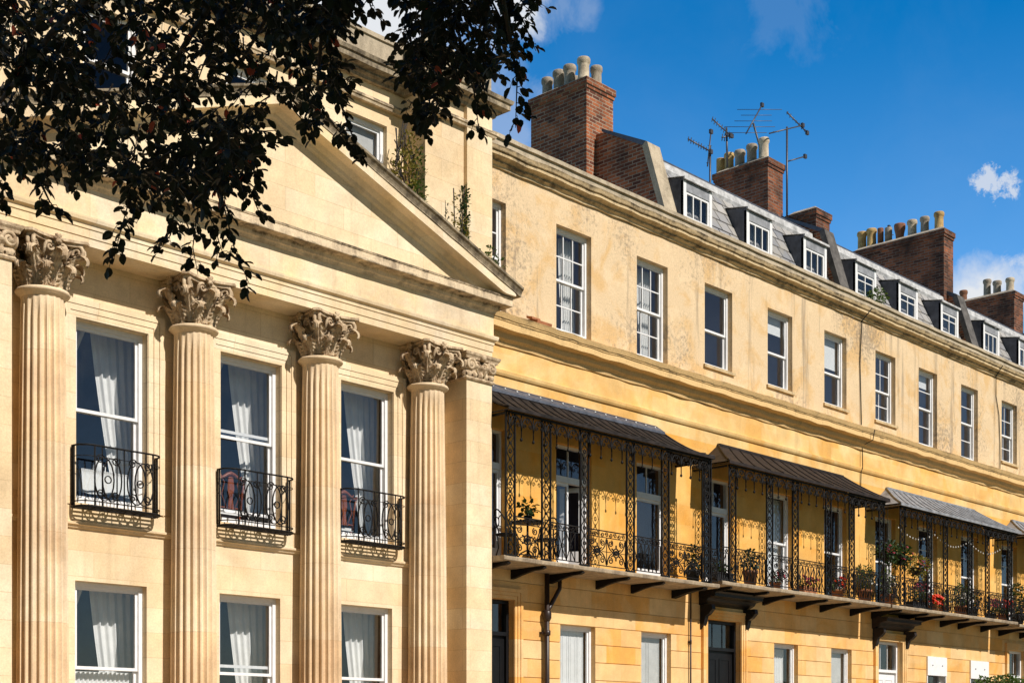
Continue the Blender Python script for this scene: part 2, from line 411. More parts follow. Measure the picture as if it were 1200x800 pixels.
MAT['canopybrown'] = plain('rusty_dark_canopy', (0.026, 0.017, 0.014), 0.65, 0.45, 7, 0.0, 0.35, 0.3)
MAT['canopydark'] = plain('dark_copper_canopy', (0.028, 0.021, 0.018), 0.6, 0.5, 6, 0.0, 0.25, 0.3)
MAT['canopygrey'] = plain('grey_zinc_canopy', (0.27, 0.28, 0.30), 0.6, 0.3, 6, 0.0, 0.4, 0.2)
MAT['curtain'] = plain('white_curtain_cloth', (0.84, 0.83, 0.80), 0.9, 0.06, 6, 0.0, 0.1)
MAT['linen'] = plain('white_linen', (0.82, 0.82, 0.80), 0.9, 0.04, 9, 0.0, 0.1)
MAT['blind'] = plain('grey_blind_cloth', (0.60, 0.59, 0.56), 0.9, 0.08, 6, 0.0, 0.1)
MAT['shutter'] = plain('white_shutter_paint', (0.80, 0.79, 0.77), 0.5, 0.05, 7)
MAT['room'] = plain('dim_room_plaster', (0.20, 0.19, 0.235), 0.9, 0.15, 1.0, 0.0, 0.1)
MAT['brightenedroom'] = plain('brightened_room_plaster', (0.55, 0.53, 0.58), 0.9, 0.1, 1.0, 0.0, 0.1)  # plaster lightened to stand in for sky reflected in the top-floor panes
MAT['wood'] = plain('red_mahogany', (0.26, 0.07, 0.03), 0.35, 0.3, 12)
MAT['terracotta'] = plain('terracotta', (0.42, 0.17, 0.08), 0.85, 0.25, 9, 0.0, 0.2, 0.3)
MAT['potcream'] = weathered('buff_chimney_clay', (0.62, 0.53, 0.39), (0.20, 0.15, 0.105), 0.65, 5.0, 0.42, 0.62)
MAT['potyellow'] = weathered('yellow_chimney_clay', (0.58, 0.40, 0.17), (0.22, 0.13, 0.06), 0.7, 5.0, 0.42, 0.62)
MAT['potbrown'] = weathered('brown_chimney_clay', (0.30, 0.14, 0.08), (0.08, 0.05, 0.04), 0.7, 5.0, 0.42, 0.62)
MAT['potgrey'] = weathered('grey_chimney_clay', (0.42, 0.36, 0.28), (0.14, 0.115, 0.09), 0.7, 5.0, 0.42, 0.62)
MAT['steel'] = plain('aerial_metal', (0.10, 0.10, 0.11), 0.45, 0.2, 20, 0.5)
MAT['alu'] = plain('bare_aluminium', (0.50, 0.50, 0.52), 0.4, 0.1, 20, 0.6)
MAT['bulb'] = plain('pale_bulb_glass', (0.75, 0.74, 0.70), 0.2, 0.05, 20)
MAT['darkpot'] = plain('dark_planter', (0.025, 0.025, 0.027), 0.5, 0.2, 12)

def slate(name):
    t = NT(name); v, sp = t.wallvec(); p = t.pos()
    br = t.n('ShaderNodeTexBrick'); t.l(v, br.inputs['Vector']); br.offset = 0.5
    br.inputs['Scale'].default_value = 1; br.inputs['Mortar Size'].default_value = 0.022; br.inputs['Mortar Smooth'].default_value = 0.25
    br.inputs['Brick Width'].default_value = 0.42; br.inputs['Row Height'].default_value = 0.27
    br.inputs['Color1'].default_value = (0.42, 0.405, 0.385, 1); br.inputs['Color2'].default_value = (0.20, 0.21, 0.235, 1); br.inputs['Mortar'].default_value = (0.03, 0.03, 0.035, 1)
    n1 = t.noise(p, 3.0, 6, 0.7)
    col = t.mix(t.math('MULTIPLY', t.ramp(n1, [(0.45, 0.0), (0.65, 1.0)]), 0.55), br.outputs['Color'], (0.33, 0.30, 0.24))
    t.bsdf(col, 0.6, t.math('ADD', t.math('MULTIPLY', br.outputs['Fac'], -1.0), t.math('MULTIPLY', n1, 0.6)), 0.6, 0.02, spec=0.4)
    return t.mat
MAT['slate'] = slate('old_slate')

def glass(name, tint=(0.955, 0.965, 0.97)):
    t = NT(name)
    fr = t.n('ShaderNodeFresnel'); 
    bf = t.n('ShaderNodeNewGeometry').outputs['Backfacing']; t.l(t.math('ADD', 1.6, t.math('MULTIPLY', bf, -0.975)), fr.inputs['IOR'])
    nz_ = t.noise(t.pos(), 1.6, 2, 0.5)
    bm = t.n('ShaderNodeBump'); bm.inputs['Strength'].default_value = 0.05; bm.inputs['Distance'].default_value = 0.05; t.l(nz_, bm.inputs['Height'])
    g = t.n('ShaderNodeBsdfGlossy'); g.inputs['Roughness'].default_value = 0.015; g.inputs['Color'].default_value = (0.92, 0.95, 1.0, 1)
    t.l(bm.outputs[0], g.inputs['Normal'])
    tr = t.n('ShaderNodeBsdfTransparent'); tr.inputs['Color'].default_value = tint + (1,)
    ms = t.n('ShaderNodeMixShader'); t.l(fr.outputs[0], ms.inputs[0]); t.l(tr.outputs[0], ms.inputs[1]); t.l(g.outputs[0], ms.inputs[2])
    t.l(ms.outputs[0], t.out.inputs[0]); return t.mat
MAT['glass'] = glass('window_glass')

def leafmat(name, c1, c2, trans, tamt=0.25, rough=0.5, odd=None, odd_at=0.97):
    t = NT(name)
    isl = t.n('ShaderNodeNewGeometry').outputs['Random Per Island']
    col = t.mix(isl, c1, c2)
    if odd: col = t.mix(t.math('GREATER_THAN', isl, odd_at), col, odd)
    b = t.n('ShaderNodeBsdfPrincipled'); t.l(col, b.inputs['Base Color']); b.inputs['Roughness'].default_value = rough; b.inputs['Specular IOR Level'].default_value = 0.3
    tl = t.n('ShaderNodeBsdfTranslucent'); tl.inputs['Color'].default_value = trans + (1,)
    if odd: t.l(t.mix(t.math('GREATER_THAN', isl, odd_at), trans, tuple(min(1, x * 2.5) for x in odd)), tl.inputs['Color'])
    ms = t.n('ShaderNodeMixShader'); ms.inputs[0].default_value = tamt
    t.l(b.outputs[0], ms.inputs[1]); t.l(tl.outputs[0], ms.inputs[2]); t.l(ms.outputs[0], t.out.inputs[0]); return t.mat
MAT['beech'] = leafmat('copper_beech_leaf', (0.009, 0.007, 0.006), (0.008, 0.015, 0.006), (0.03, 0.035, 0.008), 0.2, 0.6, (0.30, 0.05, 0.02), 0.988)
MAT['leaf'] = leafmat('green_leaf', (0.045, 0.095, 0.018), (0.085, 0.13, 0.03), (0.10, 0.17, 0.02), 0.3)
MAT['leafyellow'] = leafmat('yellow_green_leaf', (0.17, 0.17, 0.03), (0.26, 0.20, 0.05), (0.25, 0.22, 0.03), 0.3)
MAT['leafdark'] = leafmat('dark_green_leaf', (0.018, 0.042, 0.012), (0.035, 0.07, 0.018), (0.04, 0.08, 0.01), 0.25)
MAT['petalred'] = leafmat('red_petal', (0.65, 0.03, 0.015), (0.75, 0.09, 0.03), (0.7, 0.06, 0.02), 0.25)
MAT['petalpink'] = leafmat('dark_pink_petal', (0.38, 0.03, 0.06), (0.5, 0.05, 0.10), (0.4, 0.03, 0.05), 0.25)
MAT['petalwhite'] = leafmat('white_petal', (0.75, 0.74, 0.68), (0.7, 0.6, 0.5), (0.5, 0.5, 0.4), 0.25)
MAT['bark'] = plain('grey_beech_bark', (0.055, 0.048, 0.042), 0.9, 0.3, 8, 0.0, 0.1, 0.5)
MAT['ironshade'] = MAT['iron']

# ------------------------------------------------------------------ the ground
def ground():
    t = NT('asphalt'); p = t.pos(); n1 = t.noise(p, 60, 4, 0.7); n2 = t.noise(p, 0.4, 4, 0.6)
    t.bsdf(t.mix(n2, (0.12,0.105,0.085), t.mix(n1, (0.10,0.09,0.075), (0.20,0.175,0.14))), 0.9, n1, 0.4, 0.01); asphalt = t.mat
    t = NT('paving'); p = t.pos(); br = t.n('ShaderNodeTexBrick'); t.l(p, br.inputs['Vector']); br.inputs['Scale'].default_value = 1
    br.inputs['Brick Width'].default_value = 0.9; br.inputs['Row Height'].default_value = 0.6; br.inputs['Mortar Size'].default_value = 0.006
    br.inputs['Color1'].default_value = (0.50,0.41,0.29,1); br.inputs['Color2'].default_value = (0.44,0.355,0.245,1); br.inputs['Mortar'].default_value = (0.14,0.12,0.10,1)
    t.bsdf(t.mix(0.3, br.outputs['Color'], t.ramp(t.noise(p, 5, 5, 0.7), [(0.2,0.7),(0.8,1.1)]), 'MULTIPLY'), 0.9, br.outputs['Fac'], 0.3, 0.01); paving = t.mat
    t = NT('lawn'); p = t.pos(); t.bsdf(t.mix(t.noise(p, 3, 6, 0.7), (0.05,0.085,0.02), (0.09,0.12,0.035)), 0.95, t.noise(p, 50, 3, 0.7), 0.6, 0.03); lawn = t.mat
    m = MB(); m.add([(-900,-900,-0.05),(900,-900,-0.05),(900,900,-0.05),(-900,900,-0.05)], [(0,1,2,3)])
    obj('ground', m, lawn)['kind'] = 'structure'
    m = MB(); m.box(-60, 120, 3.6, 10.8, -0.3, 0.0); obj('road', m, asphalt)['kind'] = 'structure'
    m = MB(); m.box(-60, 120, 10.95, 17.995, -0.3, 0.12); obj('pavement', m, paving)['kind'] = 'structure'
    m = MB(); m.box(-60, 120, 10.8, 10.95, -0.3, 0.13); m.box(-60, 120, 3.45, 3.6, -0.3, 0.12); obj('kerb', m, MAT['slab'])['kind'] = 'structure'
    tw = plain('white_road_paint', (0.7,0.7,0.68), 0.7, 0.2, 9)
    m = MB()
    for i in range(-8, 18): m.box(i*6.0, i*6.0+2.0, 7.15, 7.25, 0.0, 0.004)
    obj('road_markings', m, tw)['kind'] = 'structure'
ground()

# ------------------------------------------------------------------ building parts
def wall_mb(m, x0, x1, z0, z1, yf, openings, depth=0.22, mi=0, rmi=None):
    """front face with rectangular openings and their reveals"""
    rmi = mi if rmi is None else rmi
    xs = sorted({x0, x1} | {c for o in openings for c in o[:2] if x0 < c < x1})
    zs = sorted({z0, z1} | {c for o in openings for c in o[2:4] if z0 < c < z1})
    def hole(cx, cz): return any(o[0] < cx < o[1] and o[2] < cz < o[3] for o in openings)
    for i in range(len(xs)-1):
        for j in range(len(zs)-1):
            if not hole((xs[i]+xs[i+1])/2, (zs[j]+zs[j+1])/2):
                a, b, c, d = xs[i], xs[i+1], zs[j], zs[j+1]
                m.add([(a,yf,c),(b,yf,c),(b,yf,d),(a,yf,d)], [(0,1,2,3)], mi)
    for o in openings:
        a, b, c, d = max(o[0],x0), min(o[1],x1), max(o[2],z0), min(o[3],z1); yb = yf + depth
        if o[0] >= x0: m.add([(a,yf,c),(a,yf,d),(a,yb,d),(a,yb,c)], [(0,1,2,3)], rmi)
        if o[1] <= x1: m.add([(b,yf,c),(b,yb,c),(b,yb,d),(b,yf,d)], [(0,1,2,3)], rmi)
        if o[3] <= z1: m.add([(a,yf,d),(b,yf,d),(b,yb,d),(a,yb,d)], [(0,1,2,3)], rmi)
        if o[2] >= z0: m.add([(a,yf,c),(a,yb,c),(b,yb,c),(b,yf,c)], [(0,1,2,3)], rmi)

def sash(parent, x0, x1, z0, z1, y, cols=1, ru=1, rl=1, meet=None, name='window', fw=0.055, open_up=0.0, mat=None):
    """box sash window: outer frame, two sashes, glazing bars; its pane is a child"""
    mat = mat or MAT['white']
    f = MB(); meet = meet if meet is not None else (z0 + z1) / 2
    f.box(x0, x0+fw, y-0.03, y+0.07, z0, z1); f.box(x1-fw, x1, y-0.03, y+0.07, z0, z1)
    f.box(x0+fw, x1-fw, y-0.03, y+0.07, z1-fw, z1); f.box(x0+fw, x1-fw, y-0.05, y+0.07, z0, z0+fw*1.3)
    a, b = x0+fw, x1-fw; st = 0.042
    g = MB()
    for (lo, hi, yy, rows) in ((meet-0.02+open_up*0, z1-fw, y+0.0, ru), (z0+fw*1.3+open_up, meet+0.02+open_up, y+0.038, rl)):
        f.box(a, a+st, yy, yy+0.034, lo, hi); f.box(b-st, b, yy, yy+0.034, lo, hi)
        f.box(a+st, b-st, yy+0.001, yy+0.034, hi-0.045, hi); f.box(a+st, b-st, yy+0.001, yy+0.034, lo, lo+0.045)
        for i in range(1, cols):
            xx = a+st + (b-a-2*st)*i/cols; f.box(xx-0.011, xx+0.011, yy+0.004, yy+0.03, lo+0.045, hi-0.045)
        for j in range(1, rows):
            zz = lo+0.045 + (hi-lo-0.09)*j/rows; f.box(a+st, b-st, yy+0.006, yy+0.028, zz-0.011, zz+0.011)
        g.box(a+st-0.005, b-st+0.005, yy+0.014, yy+0.018, lo+0.04, hi-0.04)
    fr = obj(name, f, mat, parent)
    obj('pane', g, MAT['glass'], fr)
    return fr

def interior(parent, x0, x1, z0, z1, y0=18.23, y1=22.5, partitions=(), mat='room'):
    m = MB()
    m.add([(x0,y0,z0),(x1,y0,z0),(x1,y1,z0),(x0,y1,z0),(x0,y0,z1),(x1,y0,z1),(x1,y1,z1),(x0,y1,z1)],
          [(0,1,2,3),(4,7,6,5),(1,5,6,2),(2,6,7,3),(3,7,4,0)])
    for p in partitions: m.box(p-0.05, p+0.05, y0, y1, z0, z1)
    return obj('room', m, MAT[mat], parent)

def scroll(cx, cz, r, turns=1.4, start=0.0, n=16, sgn=1):
    return [(cx + sgn*r*(1-0.75*i/n)*math.cos(start + turns*2*PI*i/n), cz + r*(1-0.75*i/n)*math.sin(start + turns*2*PI*i/n)) for i in range(n+1)]
def circ(cx, cz, r, n=12): return [(cx + r*math.cos(2*PI*i/n), cz + r*math.sin(2*PI*i/n)) for i in range(n)]

# cornice profiles (out, z)
TOPC = [(0.0,12.05),(0.04,12.05),(0.05,12.09),(0.10,12.12),(0.10,12.15),(0.20,12.19),(0.20,12.25),(0.23,12.26),(0.25,12.31),(0.26,12.335),(0.08,12.36),(0.0,12.36)]
MIDC = [(0.0,8.86),(0.03,8.86),(0.05,8.93),(0.11,8.98),(0.12,9.06),(0.27,9.085),(0.27,9.20),(0.285,9.205),(0.285,9.225),(0.30,9.235),(0.33,9.30),(0.34,9.325),(0.0,9.45)]
STRC = [(0.0,8.30),(0.03,8.31),(0.05,8.345),(0.06,8.40),(0.0,8.435)]

def chimney(parent, x0, x1, y0, y1, z0, z1, pots, cap=True, mat=None):
    m = MB()
    m.box(x0, x1, y0, y1, z0, z1-0.22)
    m.box(x0-0.025, x1+0.025, y0-0.025, y1+0.025, z1-0.22, z1-0.145)
    m.box(x0-0.05, x1+0.05, y0-0.05, y1+0.05, z1-0.145, z1-0.0)
    ch = obj('chimney', m, mat or MAT['brick'], parent)
    f = MB()
    f.add([(x0-0.055,y0-0.055,z1-0.03),(x1+0.055,y0-0.055,z1-0.03),(x1+0.055,y1+0.055,z1-0.03),(x0-0.055,y1+0.055,z1-0.03),(x0+0.12,y0+0.1,z1+0.11),(x1-0.12,y0+0.1,z1+0.11),(x1-0.12,y1-0.1,z1+0.11),(x0+0.12,y1-0.1,z1+0.11)],
          [(4,5,6,7),(0,1,5,4),(1,2,6,5),(2,3,7,6),(3,0,4,7)])
    obj('flaunching', f, MAT['flaunch'], ch)
    for (px, py, h, r, mt, style) in pots:
        q = MB(); h = 0.25+0.42*h; r *= 0.90
        if style == 0: pr = [(r*1.05,0),(r*1.05,0.06),(r*0.96,0.08),(r*0.92,h-0.16),(r*0.98,h-0.13),(r*1.12,h-0.10),(r*1.12,h-0.03),(r*1.0,h),(r*0.75,h),(r*0.75,h-0.3)]
        elif style == 1: pr = [(r,0),(r,h-0.02),(r*0.98,h),(r*0.8,h),(r*0.8,h-0.3)]
        else: pr = [(r*0.8,0),(r*0.85,0.1),(r*0.95,h*0.45),(r*1.2,h-0.14),(r*1.25,h-0.04),(r*1.2,h),(r*0.95,h),(r*0.9,h-0.3)]
        q.lathe([(a_, b_) for a_, b_ in pr], (px, py, z1+0.06), 18)
        obj('chimney_pot', q, MAT[mt], ch)
    return ch

def rail_panel(m, xa, xb, y, z0, z1, style, r=0.013, n=4):
    """flat wrought panel between two uprights in the plane y"""
    T = lambda pts, rr=r, cl=False: m.tube([(p[0], y, p[1]) for p in pts], rr*0.85, n, closed=cl)
    m.box(xa, xb, y-0.016, y+0.016, z1-0.018, z1); m.box(xa, xb, y-0.012, y+0.012, z0+0.05, z0+0.066)
    fz = z1 - 0.13
    m.box(xa, xb, y-0.007, y+0.007, fz-0.007, fz+0.007)
    k = max(2, int(round((xb-xa)/0.12))); s_ = (xb-xa)/k
    for i in range(k):
        cx = xa + s_*(i+0.5); T(scroll(cx, (fz+z1-0.018)/2, min(0.05, s_*0.46), 1.3, PI*(i % 2), 10, 1 if i % 2 else -1), 0.0105)
    lo, hi = z0+0.066, fz-0.007; mid = (lo+hi)/2
    if style == 0:                                   # dense verticals with crossing diagonals
        k = max(3, int(round((xb-xa)/0.115))); s_ = (xb-xa)/k
        for i in range(k+1): T([(xa+s_*i, lo), (xa+s_*i, hi)], 0.012)
        for i in range(0, k-1, 2):
            a = xa+s_*i; b = a+2*s_
            T([(a, lo), ((a+b)/2, mid+0.06), (b, hi)], 0.0105); T([(b, lo), ((a+b)/2, mid-0.06), (a, hi)], 0.0105)
            T(circ((a+b)/2, mid, 0.045, 8), 0.008, True)
    else:                                            # big round-headed hoops with a middle rosette
        k = max(1, int(round((xb-xa)/0.62))); s_ = (xb-xa)/k
        for i in range(k+1): T([(xa+s_*i, lo), (xa+s_*i, hi)], 0.010)
        for i in range(k):
            a = xa+s_*i; cx = a+s_/2; rr = min(s_*0.47, (hi-lo)*0.95)
            T([(cx+rr*math.cos(t*PI/12), hi-0.02-rr*0.95*math.sin(t*PI/12)) for t in range(13)], 0.013)
            T([(cx+rr*math.cos(t*PI/12), lo+0.02+rr*0.95*math.sin(t*PI/12)) for t in range(13)], 0.013)
            T(circ(cx, mid, 0.085, 10), 0.016, True); T(circ(cx, mid, 0.04, 8), 0.02, True)
            for t in range(6):
                an = t*PI/3+0.5; T([(cx+0.085*math.cos(an), mid+0.085*math.sin(an)), (cx+0.15*math.cos(an), mid+0.15*math.sin(an))], 0.017)
            for sx in (-1, 1):
                T(scroll(cx+sx*rr*0.62, lo+0.10, 0.075, 1.4, 0.4, 12, sx)); T(scroll(cx+sx*rr*0.62, hi-0.09, 0.07, 1.4, 2.0, 12, sx))
                T([(cx+sx*0.15, mid), (cx+sx*s_/2, mid)], 0.010)

def lattice_post(parent, x, y, z0, z1, wdt=0.23):
    m = MB(); h = wdt/2
    for sx in (-1, 1): m.box(x+sx*h-0.014, x+sx*h+0.014, y-0.014, y+0.014, z0, z1)
    step = 0.27; k = int((z1-z0)/step); st = (z1-z0)/k
    for i in range(k):
        a = z0+st*i
        for sx in (-1, 1):
            m.tube([(x+sx*(h-0.02)*math.sin(PI*t/8)*0.92, y, a+st*t/8) for t in range(9)], 0.0085, 4)
        m.tube([(p[0], y, p[1]) for p in circ(x, a+st/2, 0.032, 8)], 0.012, 4, closed=True)
        m.box(x-0.026, x+0.026, y-0.012, y+0.012, a-0.024, a+0.026)
        for sx in (-1, 1): m.tube([(x+sx*h, y, a+st*0.5), (x+sx*(h-0.03), y, a+st*0.5)], 0.008, 4)
    m.box(x-h-0.02, x+h+0.02, y-0.02, y+0.02, z0-0.0, z0+0.03); m.box(x-h-0.02, x+h+0.02, y-0.02, y+0.02, z1-0.03, z1)
    return obj('post', m, MAT['iron'], parent)

def valance(parent, xa, xb, y, ztop, drop=0.36):
    m = MB(); m.box(xa, xb, y-0.02, y+0.02, ztop-0.04, ztop)
    k = int(round((xb-xa)/0.31)); s_ = (xb-xa)/k; zt = ztop-0.04
    for i in range(k):
        a = xa+s_*i; cx = a+s_/2
        m.tube([(cx+s_/2*math.cos(PI*t/10), y, zt-drop*0.75+drop*0.68*math.sin(PI*t/10)) for t in range(11)], 0.0125, 4)
        m.tube([(a, y, zt), (a, y, zt-drop-0.05)], 0.011, 4)
        m.lathe([(0.004,0),(0.026,0.02),(0.026,0.04),(0.005,0.08)], (a, y, zt-drop-0.10), 5)
        m.tube([(p[0], y, p[1]) for p in circ(cx, zt-drop*0.22, 0.036, 8)], 0.010, 4, closed=True)
        m.tube([(p[0], y, p[1]) for p in scroll(cx-s_*0.25, zt-drop*0.5, 0.045, 1.2, 0, 8, 1)], 0.009, 4)
        m.tube([(p[0], y, p[1]) for p in scroll(cx+s_*0.25, zt-drop*0.5, 0.045, 1.2, 0, 8, -1)], 0.009, 4)
    return obj('valance', m, MAT['iron'], parent)

def canopy(parent, rx0, rx1, ex0, ex1, mat, curved=1.0, flat_top=False, seams=0.26, left=True):
    zr, ze, yr, ye = 8.07, 7.47, 17.985, 17.04
    def prof(v):                                     # concave sweep from wall to eave
        vv = v + curved*0.16*math.sin(PI*v)
        z = zr + (ze-zr)*(1-(1-v)**1.6)*curved + (ze-zr)*v*(1-curved)
        return yr+(ye-yr)*v, z
    m = MB(); NU, NV = 24, 8
    def P(off):
        def f(u, v):
            y, z = prof(v); x = (rx0+(rx1-rx0)*u)*(1-v) + (ex0+(ex1-ex0)*u)*v
            sag = 0.012*math.sin(u*19+v*2)*v
            return (x, y, z+off+sag)
        return f
    m.grid(P(0.0), NU, NV, 0, True); m.grid(P(-0.028), NU, NV, 1, True)
    for uu in ((0.0, 1.0) if left else (1.0,)):       # hip ends go back to the wall
        ex = ex0 if uu == 0 else ex1; rx = rx0 if uu == 0 else rx1
        def hip(u, v, off=0.0):
            y, z = prof(v); x = rx*(1-v)+ex*v; return (x, yr+(y-yr)*(1-u)+0.0*u, z+off)
        m.grid(lambda u, v: hip(u, v), 4, NV, 0, True)
        m.grid(lambda u, v: hip(u, v, -0.028), 4, NV, 1, True)
    # eave lip
    m.box(ex0, ex1, ye-0.012, ye+0.02, ze-0.055, ze+0.004); m.box(ex0, ex0+0.03, ye+0.02, yr, ze-0.055, ze-0.04); m.box(ex1-0.03, ex1, ye+0.02, yr, ze-0.055, ze-0.01)
    k = int((ex1-ex0)/seams)
    for i in range(k+1):
        u = i/k
        pts = []
        for j in range(9):
            v = j/8; y, z = prof(v); pts.append(((rx0+(rx1-rx0)*u)*(1-v)+(ex0+(ex1-ex0)*u)*v, y, z+0.012+0.012*math.sin(u*19+v*2)*v))
        m.tube(pts, 0.012, 4)
    for ex, rx in ((ex0, rx0), (ex1, rx1)):
        m.tube([(rx*(1-v/8)+ex*v/8, prof(v/8)[0], prof(v/8)[1]+0.012) for v in range(9)], 0.02, 5)
    m.box(rx0, rx1, yr-0.05, yr+0.012, zr-0.03, zr+0.02)
    c = obj('canopy', m, [mat, MAT['iron']], parent)
    if flat_top:
        f = MB(); f.add([(rx0,yr-0.004,zr+0.05),(rx1,yr-0.004,zr+0.05),(rx1+0.10,yr-0.16,zr-0.085),(rx0-0.10,yr-0.16,zr-0.085)], [(0,1,2,3)], 0)
        f.add([(rx0,yr-0.004,zr+0.0),(rx1,yr-0.004,zr+0.0),(rx1+0.10,yr-0.16,zr-0.135),(rx0-0.10,yr-0.16,zr-0.135)], [(3,2,1,0)], 0)
        f.add([(rx0-0.10,yr-0.16,zr-0.085),(rx1+0.10,yr-0.16,zr-0.085),(rx1+0.10,yr-0.16,zr-0.135),(rx0-0.10,yr-0.16,zr-0.135)], [(3,2,1,0)], 0)
        k = int((rx1-rx0)/0.30)
        for i in range(k):
            xx = rx0+(rx1-rx0)*(i+0.5)/k
            f.lathe([(0.02,0),(0.018,0.02),(0.006,0.028)], (xx, yr-0.10, zr-0.035), 8, 1)
        obj('flashing', f, [MAT['leaddark'], MAT['white']], c)
    return c

def surround(parent, x0, x1, z0, z1, wd, y, mat, name='surround', proud=0.06, steps=3):
    """moulded architrave round an opening (butting mitres)"""
    m = MB(); prof = []
    for i in range(steps):
        a = wd*i/steps; b = wd*(i+1)/steps; p = proud*(0.45+0.55*(i+1)/steps)
        e = 0.006
        m.box(x0-b, x0-a-e, y-p, y+0.01, z0, z1+b); m.box(x1+a+e, x1+b, y-p, y+0.01, z0, z1+b)
        m.box(x0-a-e, x1+a+e, y-p+0.0, y+0.01, z1+a+e, z1+b)
        m.box(x0-a-e, x0-a, y-p+0.02, y+0.01, z0, z1+a); m.box(x1+a, x1+a+e, y-p+0.02, y+0.01, z0, z1+a); m.box(x0-a, x1+a, y-p+0.02, y+0.01, z1+a, z1+a+e)
    return obj(name, m, mat, parent)

def front_door(parent, x0, x1, z0, z1, y, mat, transom=None, glazed=2):
    d = MB(); transom = transom or z1-0.45
    d.box(x0, x0+0.07, y-0.05, y+0.05, z0, z1); d.box(x1-0.07, x1, y-0.05, y+0.05, z0, z1); d.box(x0+0.07, x1-0.07, y-0.05, y+0.05, z1-0.07, z1)
    d.box(x0+0.07, x1-0.07, y-0.06, y+0.05, transom-0.035, transom+0.035)
    d.box(x0+0.07, x1-0.07, y, y+0.045, z0, transom-0.035)
    w_ = (x1-x0-0.14)
    for i in range(2):
        for (a, b) in ((0.25, 0.85), (1.05, transom-z0-0.2)):
            xa = x0+0.07+w_*(0.10+0.45*i); xb = xa+w_*0.35
            d.box(xa, xb, y-0.012, y, z0+a, z0+a+0.03); d.box(xa, xb, y-0.012, y, z0+b-0.03, z0+b)
            d.box(xa, xa+0.03, y-0.012, y, z0+a+0.03, z0+b-0.03); d.box(xb-0.03, xb, y-0.012, y, z0+a+0.03, z0+b-0.03)
    o = obj('door', d, mat, parent)
    g = MB(); g.box(x0+0.07, x1-0.07, y+0.01, y+0.016, transom+0.035, z1-0.07)
    obj('fanlight', g, MAT['glass'], o)
    h = MB(); h.lathe([(0.012,0),(0.012,0.03),(0.03,0.04),(0.033,0.055),(0.02,0.07)], (x0+0.16, y-0.035, z0+1.0), 10)
    obj('handle', h, MAT['alu'], o)
    for i in range(1, glazed+1):
        b = MB(); xx = x0+0.07+w_*i/(glazed+1); b.box(xx-0.01, xx+0.01, y+0.002, y+0.022, transom+0.035, z1-0.07); obj('glazing_bar', b, mat, o)
    return o

def french(parent, x0, x1, z0, z1, y, transom=6.68, open_leaf=False, sashes=False):
    if sashes:
        return sash(parent, x0, x1, z0, z1, y, sashes[0], sashes[1], sashes[2], 6.2)
    f = MB(); g = MB(); fw = 0.05
    f.box(x0, x0+fw, y-0.03, y+0.06, z0, z1); f.box(x1-fw, x1, y-0.03, y+0.06, z0, z1); f.box(x0+fw, x1-fw, y-0.03, y+0.06, z1-fw, z1)
    f.box(x0+fw, x1-fw, y-0.045, y+0.06, transom-0.06, transom+0.06)
    g.box(x0+fw, x1-fw, y+0.012, y+0.016, transom+0.06, z1-fw)
    mid = (x0+x1)/2
    f.box(mid-0.012, mid+0.012, y, y+0.03, transom+0.06, z1-fw)
    for (a, b) in ((x0+fw, mid-0.003), (mid+0.003, x1-fw)) if open_leaf else ((x0+fw+0.003, x1-fw-0.003),):
        if open_leaf and a > mid-0.01: continue
        f.box(a, a+0.05, y-0.01, y+0.035, z0+0.02, transom-0.06); f.box(b-0.05, b, y-0.01, y+0.035, z0+0.02, transom-0.06)
        f.box(a+0.05, b-0.05, y-0.01, y+0.035, z0+0.02, z0+0.22); f.box(a+0.05, b-0.05, y-0.01, y+0.035, transom-0.12, transom-0.06)
        g.box(a+0.045, b-0.045, y+0.012, y+0.016, z0+0.21, transom-0.11)
    o = obj('french_window', f, MAT['white'], parent)
    obj('pane', g, MAT['glass'], o)
    if open_leaf:                                    # right leaf swung outwards over the balcony
        l = MB(); hx, hy = x1-fw, y+0.03; wd = (x1-x0)/2-0.06; dx, dy = -math.cos(R(62)), math.sin(R(62))
        def bar(a, b, z_a, z_b):
            l.obox((hx+dx*a, hy+dy*a, (z_a+z_b)/2), (hx+dx*b, hy+dy*b, (z_a+z_b)/2), 0.04, z_b-z_a)
        bar(0, 0.08, z0+0.03, transom-0.07); bar(wd-0.08, wd, z0+0.03, transom-0.07); bar(0.08, wd-0.08, z0+0.03, z0+0.40); bar(0.08, wd-0.08, transom-0.16, transom-0.07)
        lo = obj('open_leaf', l, MAT['white'], o)
        lo['label'] = 'white glazed leaf swung open into the room'
    return o

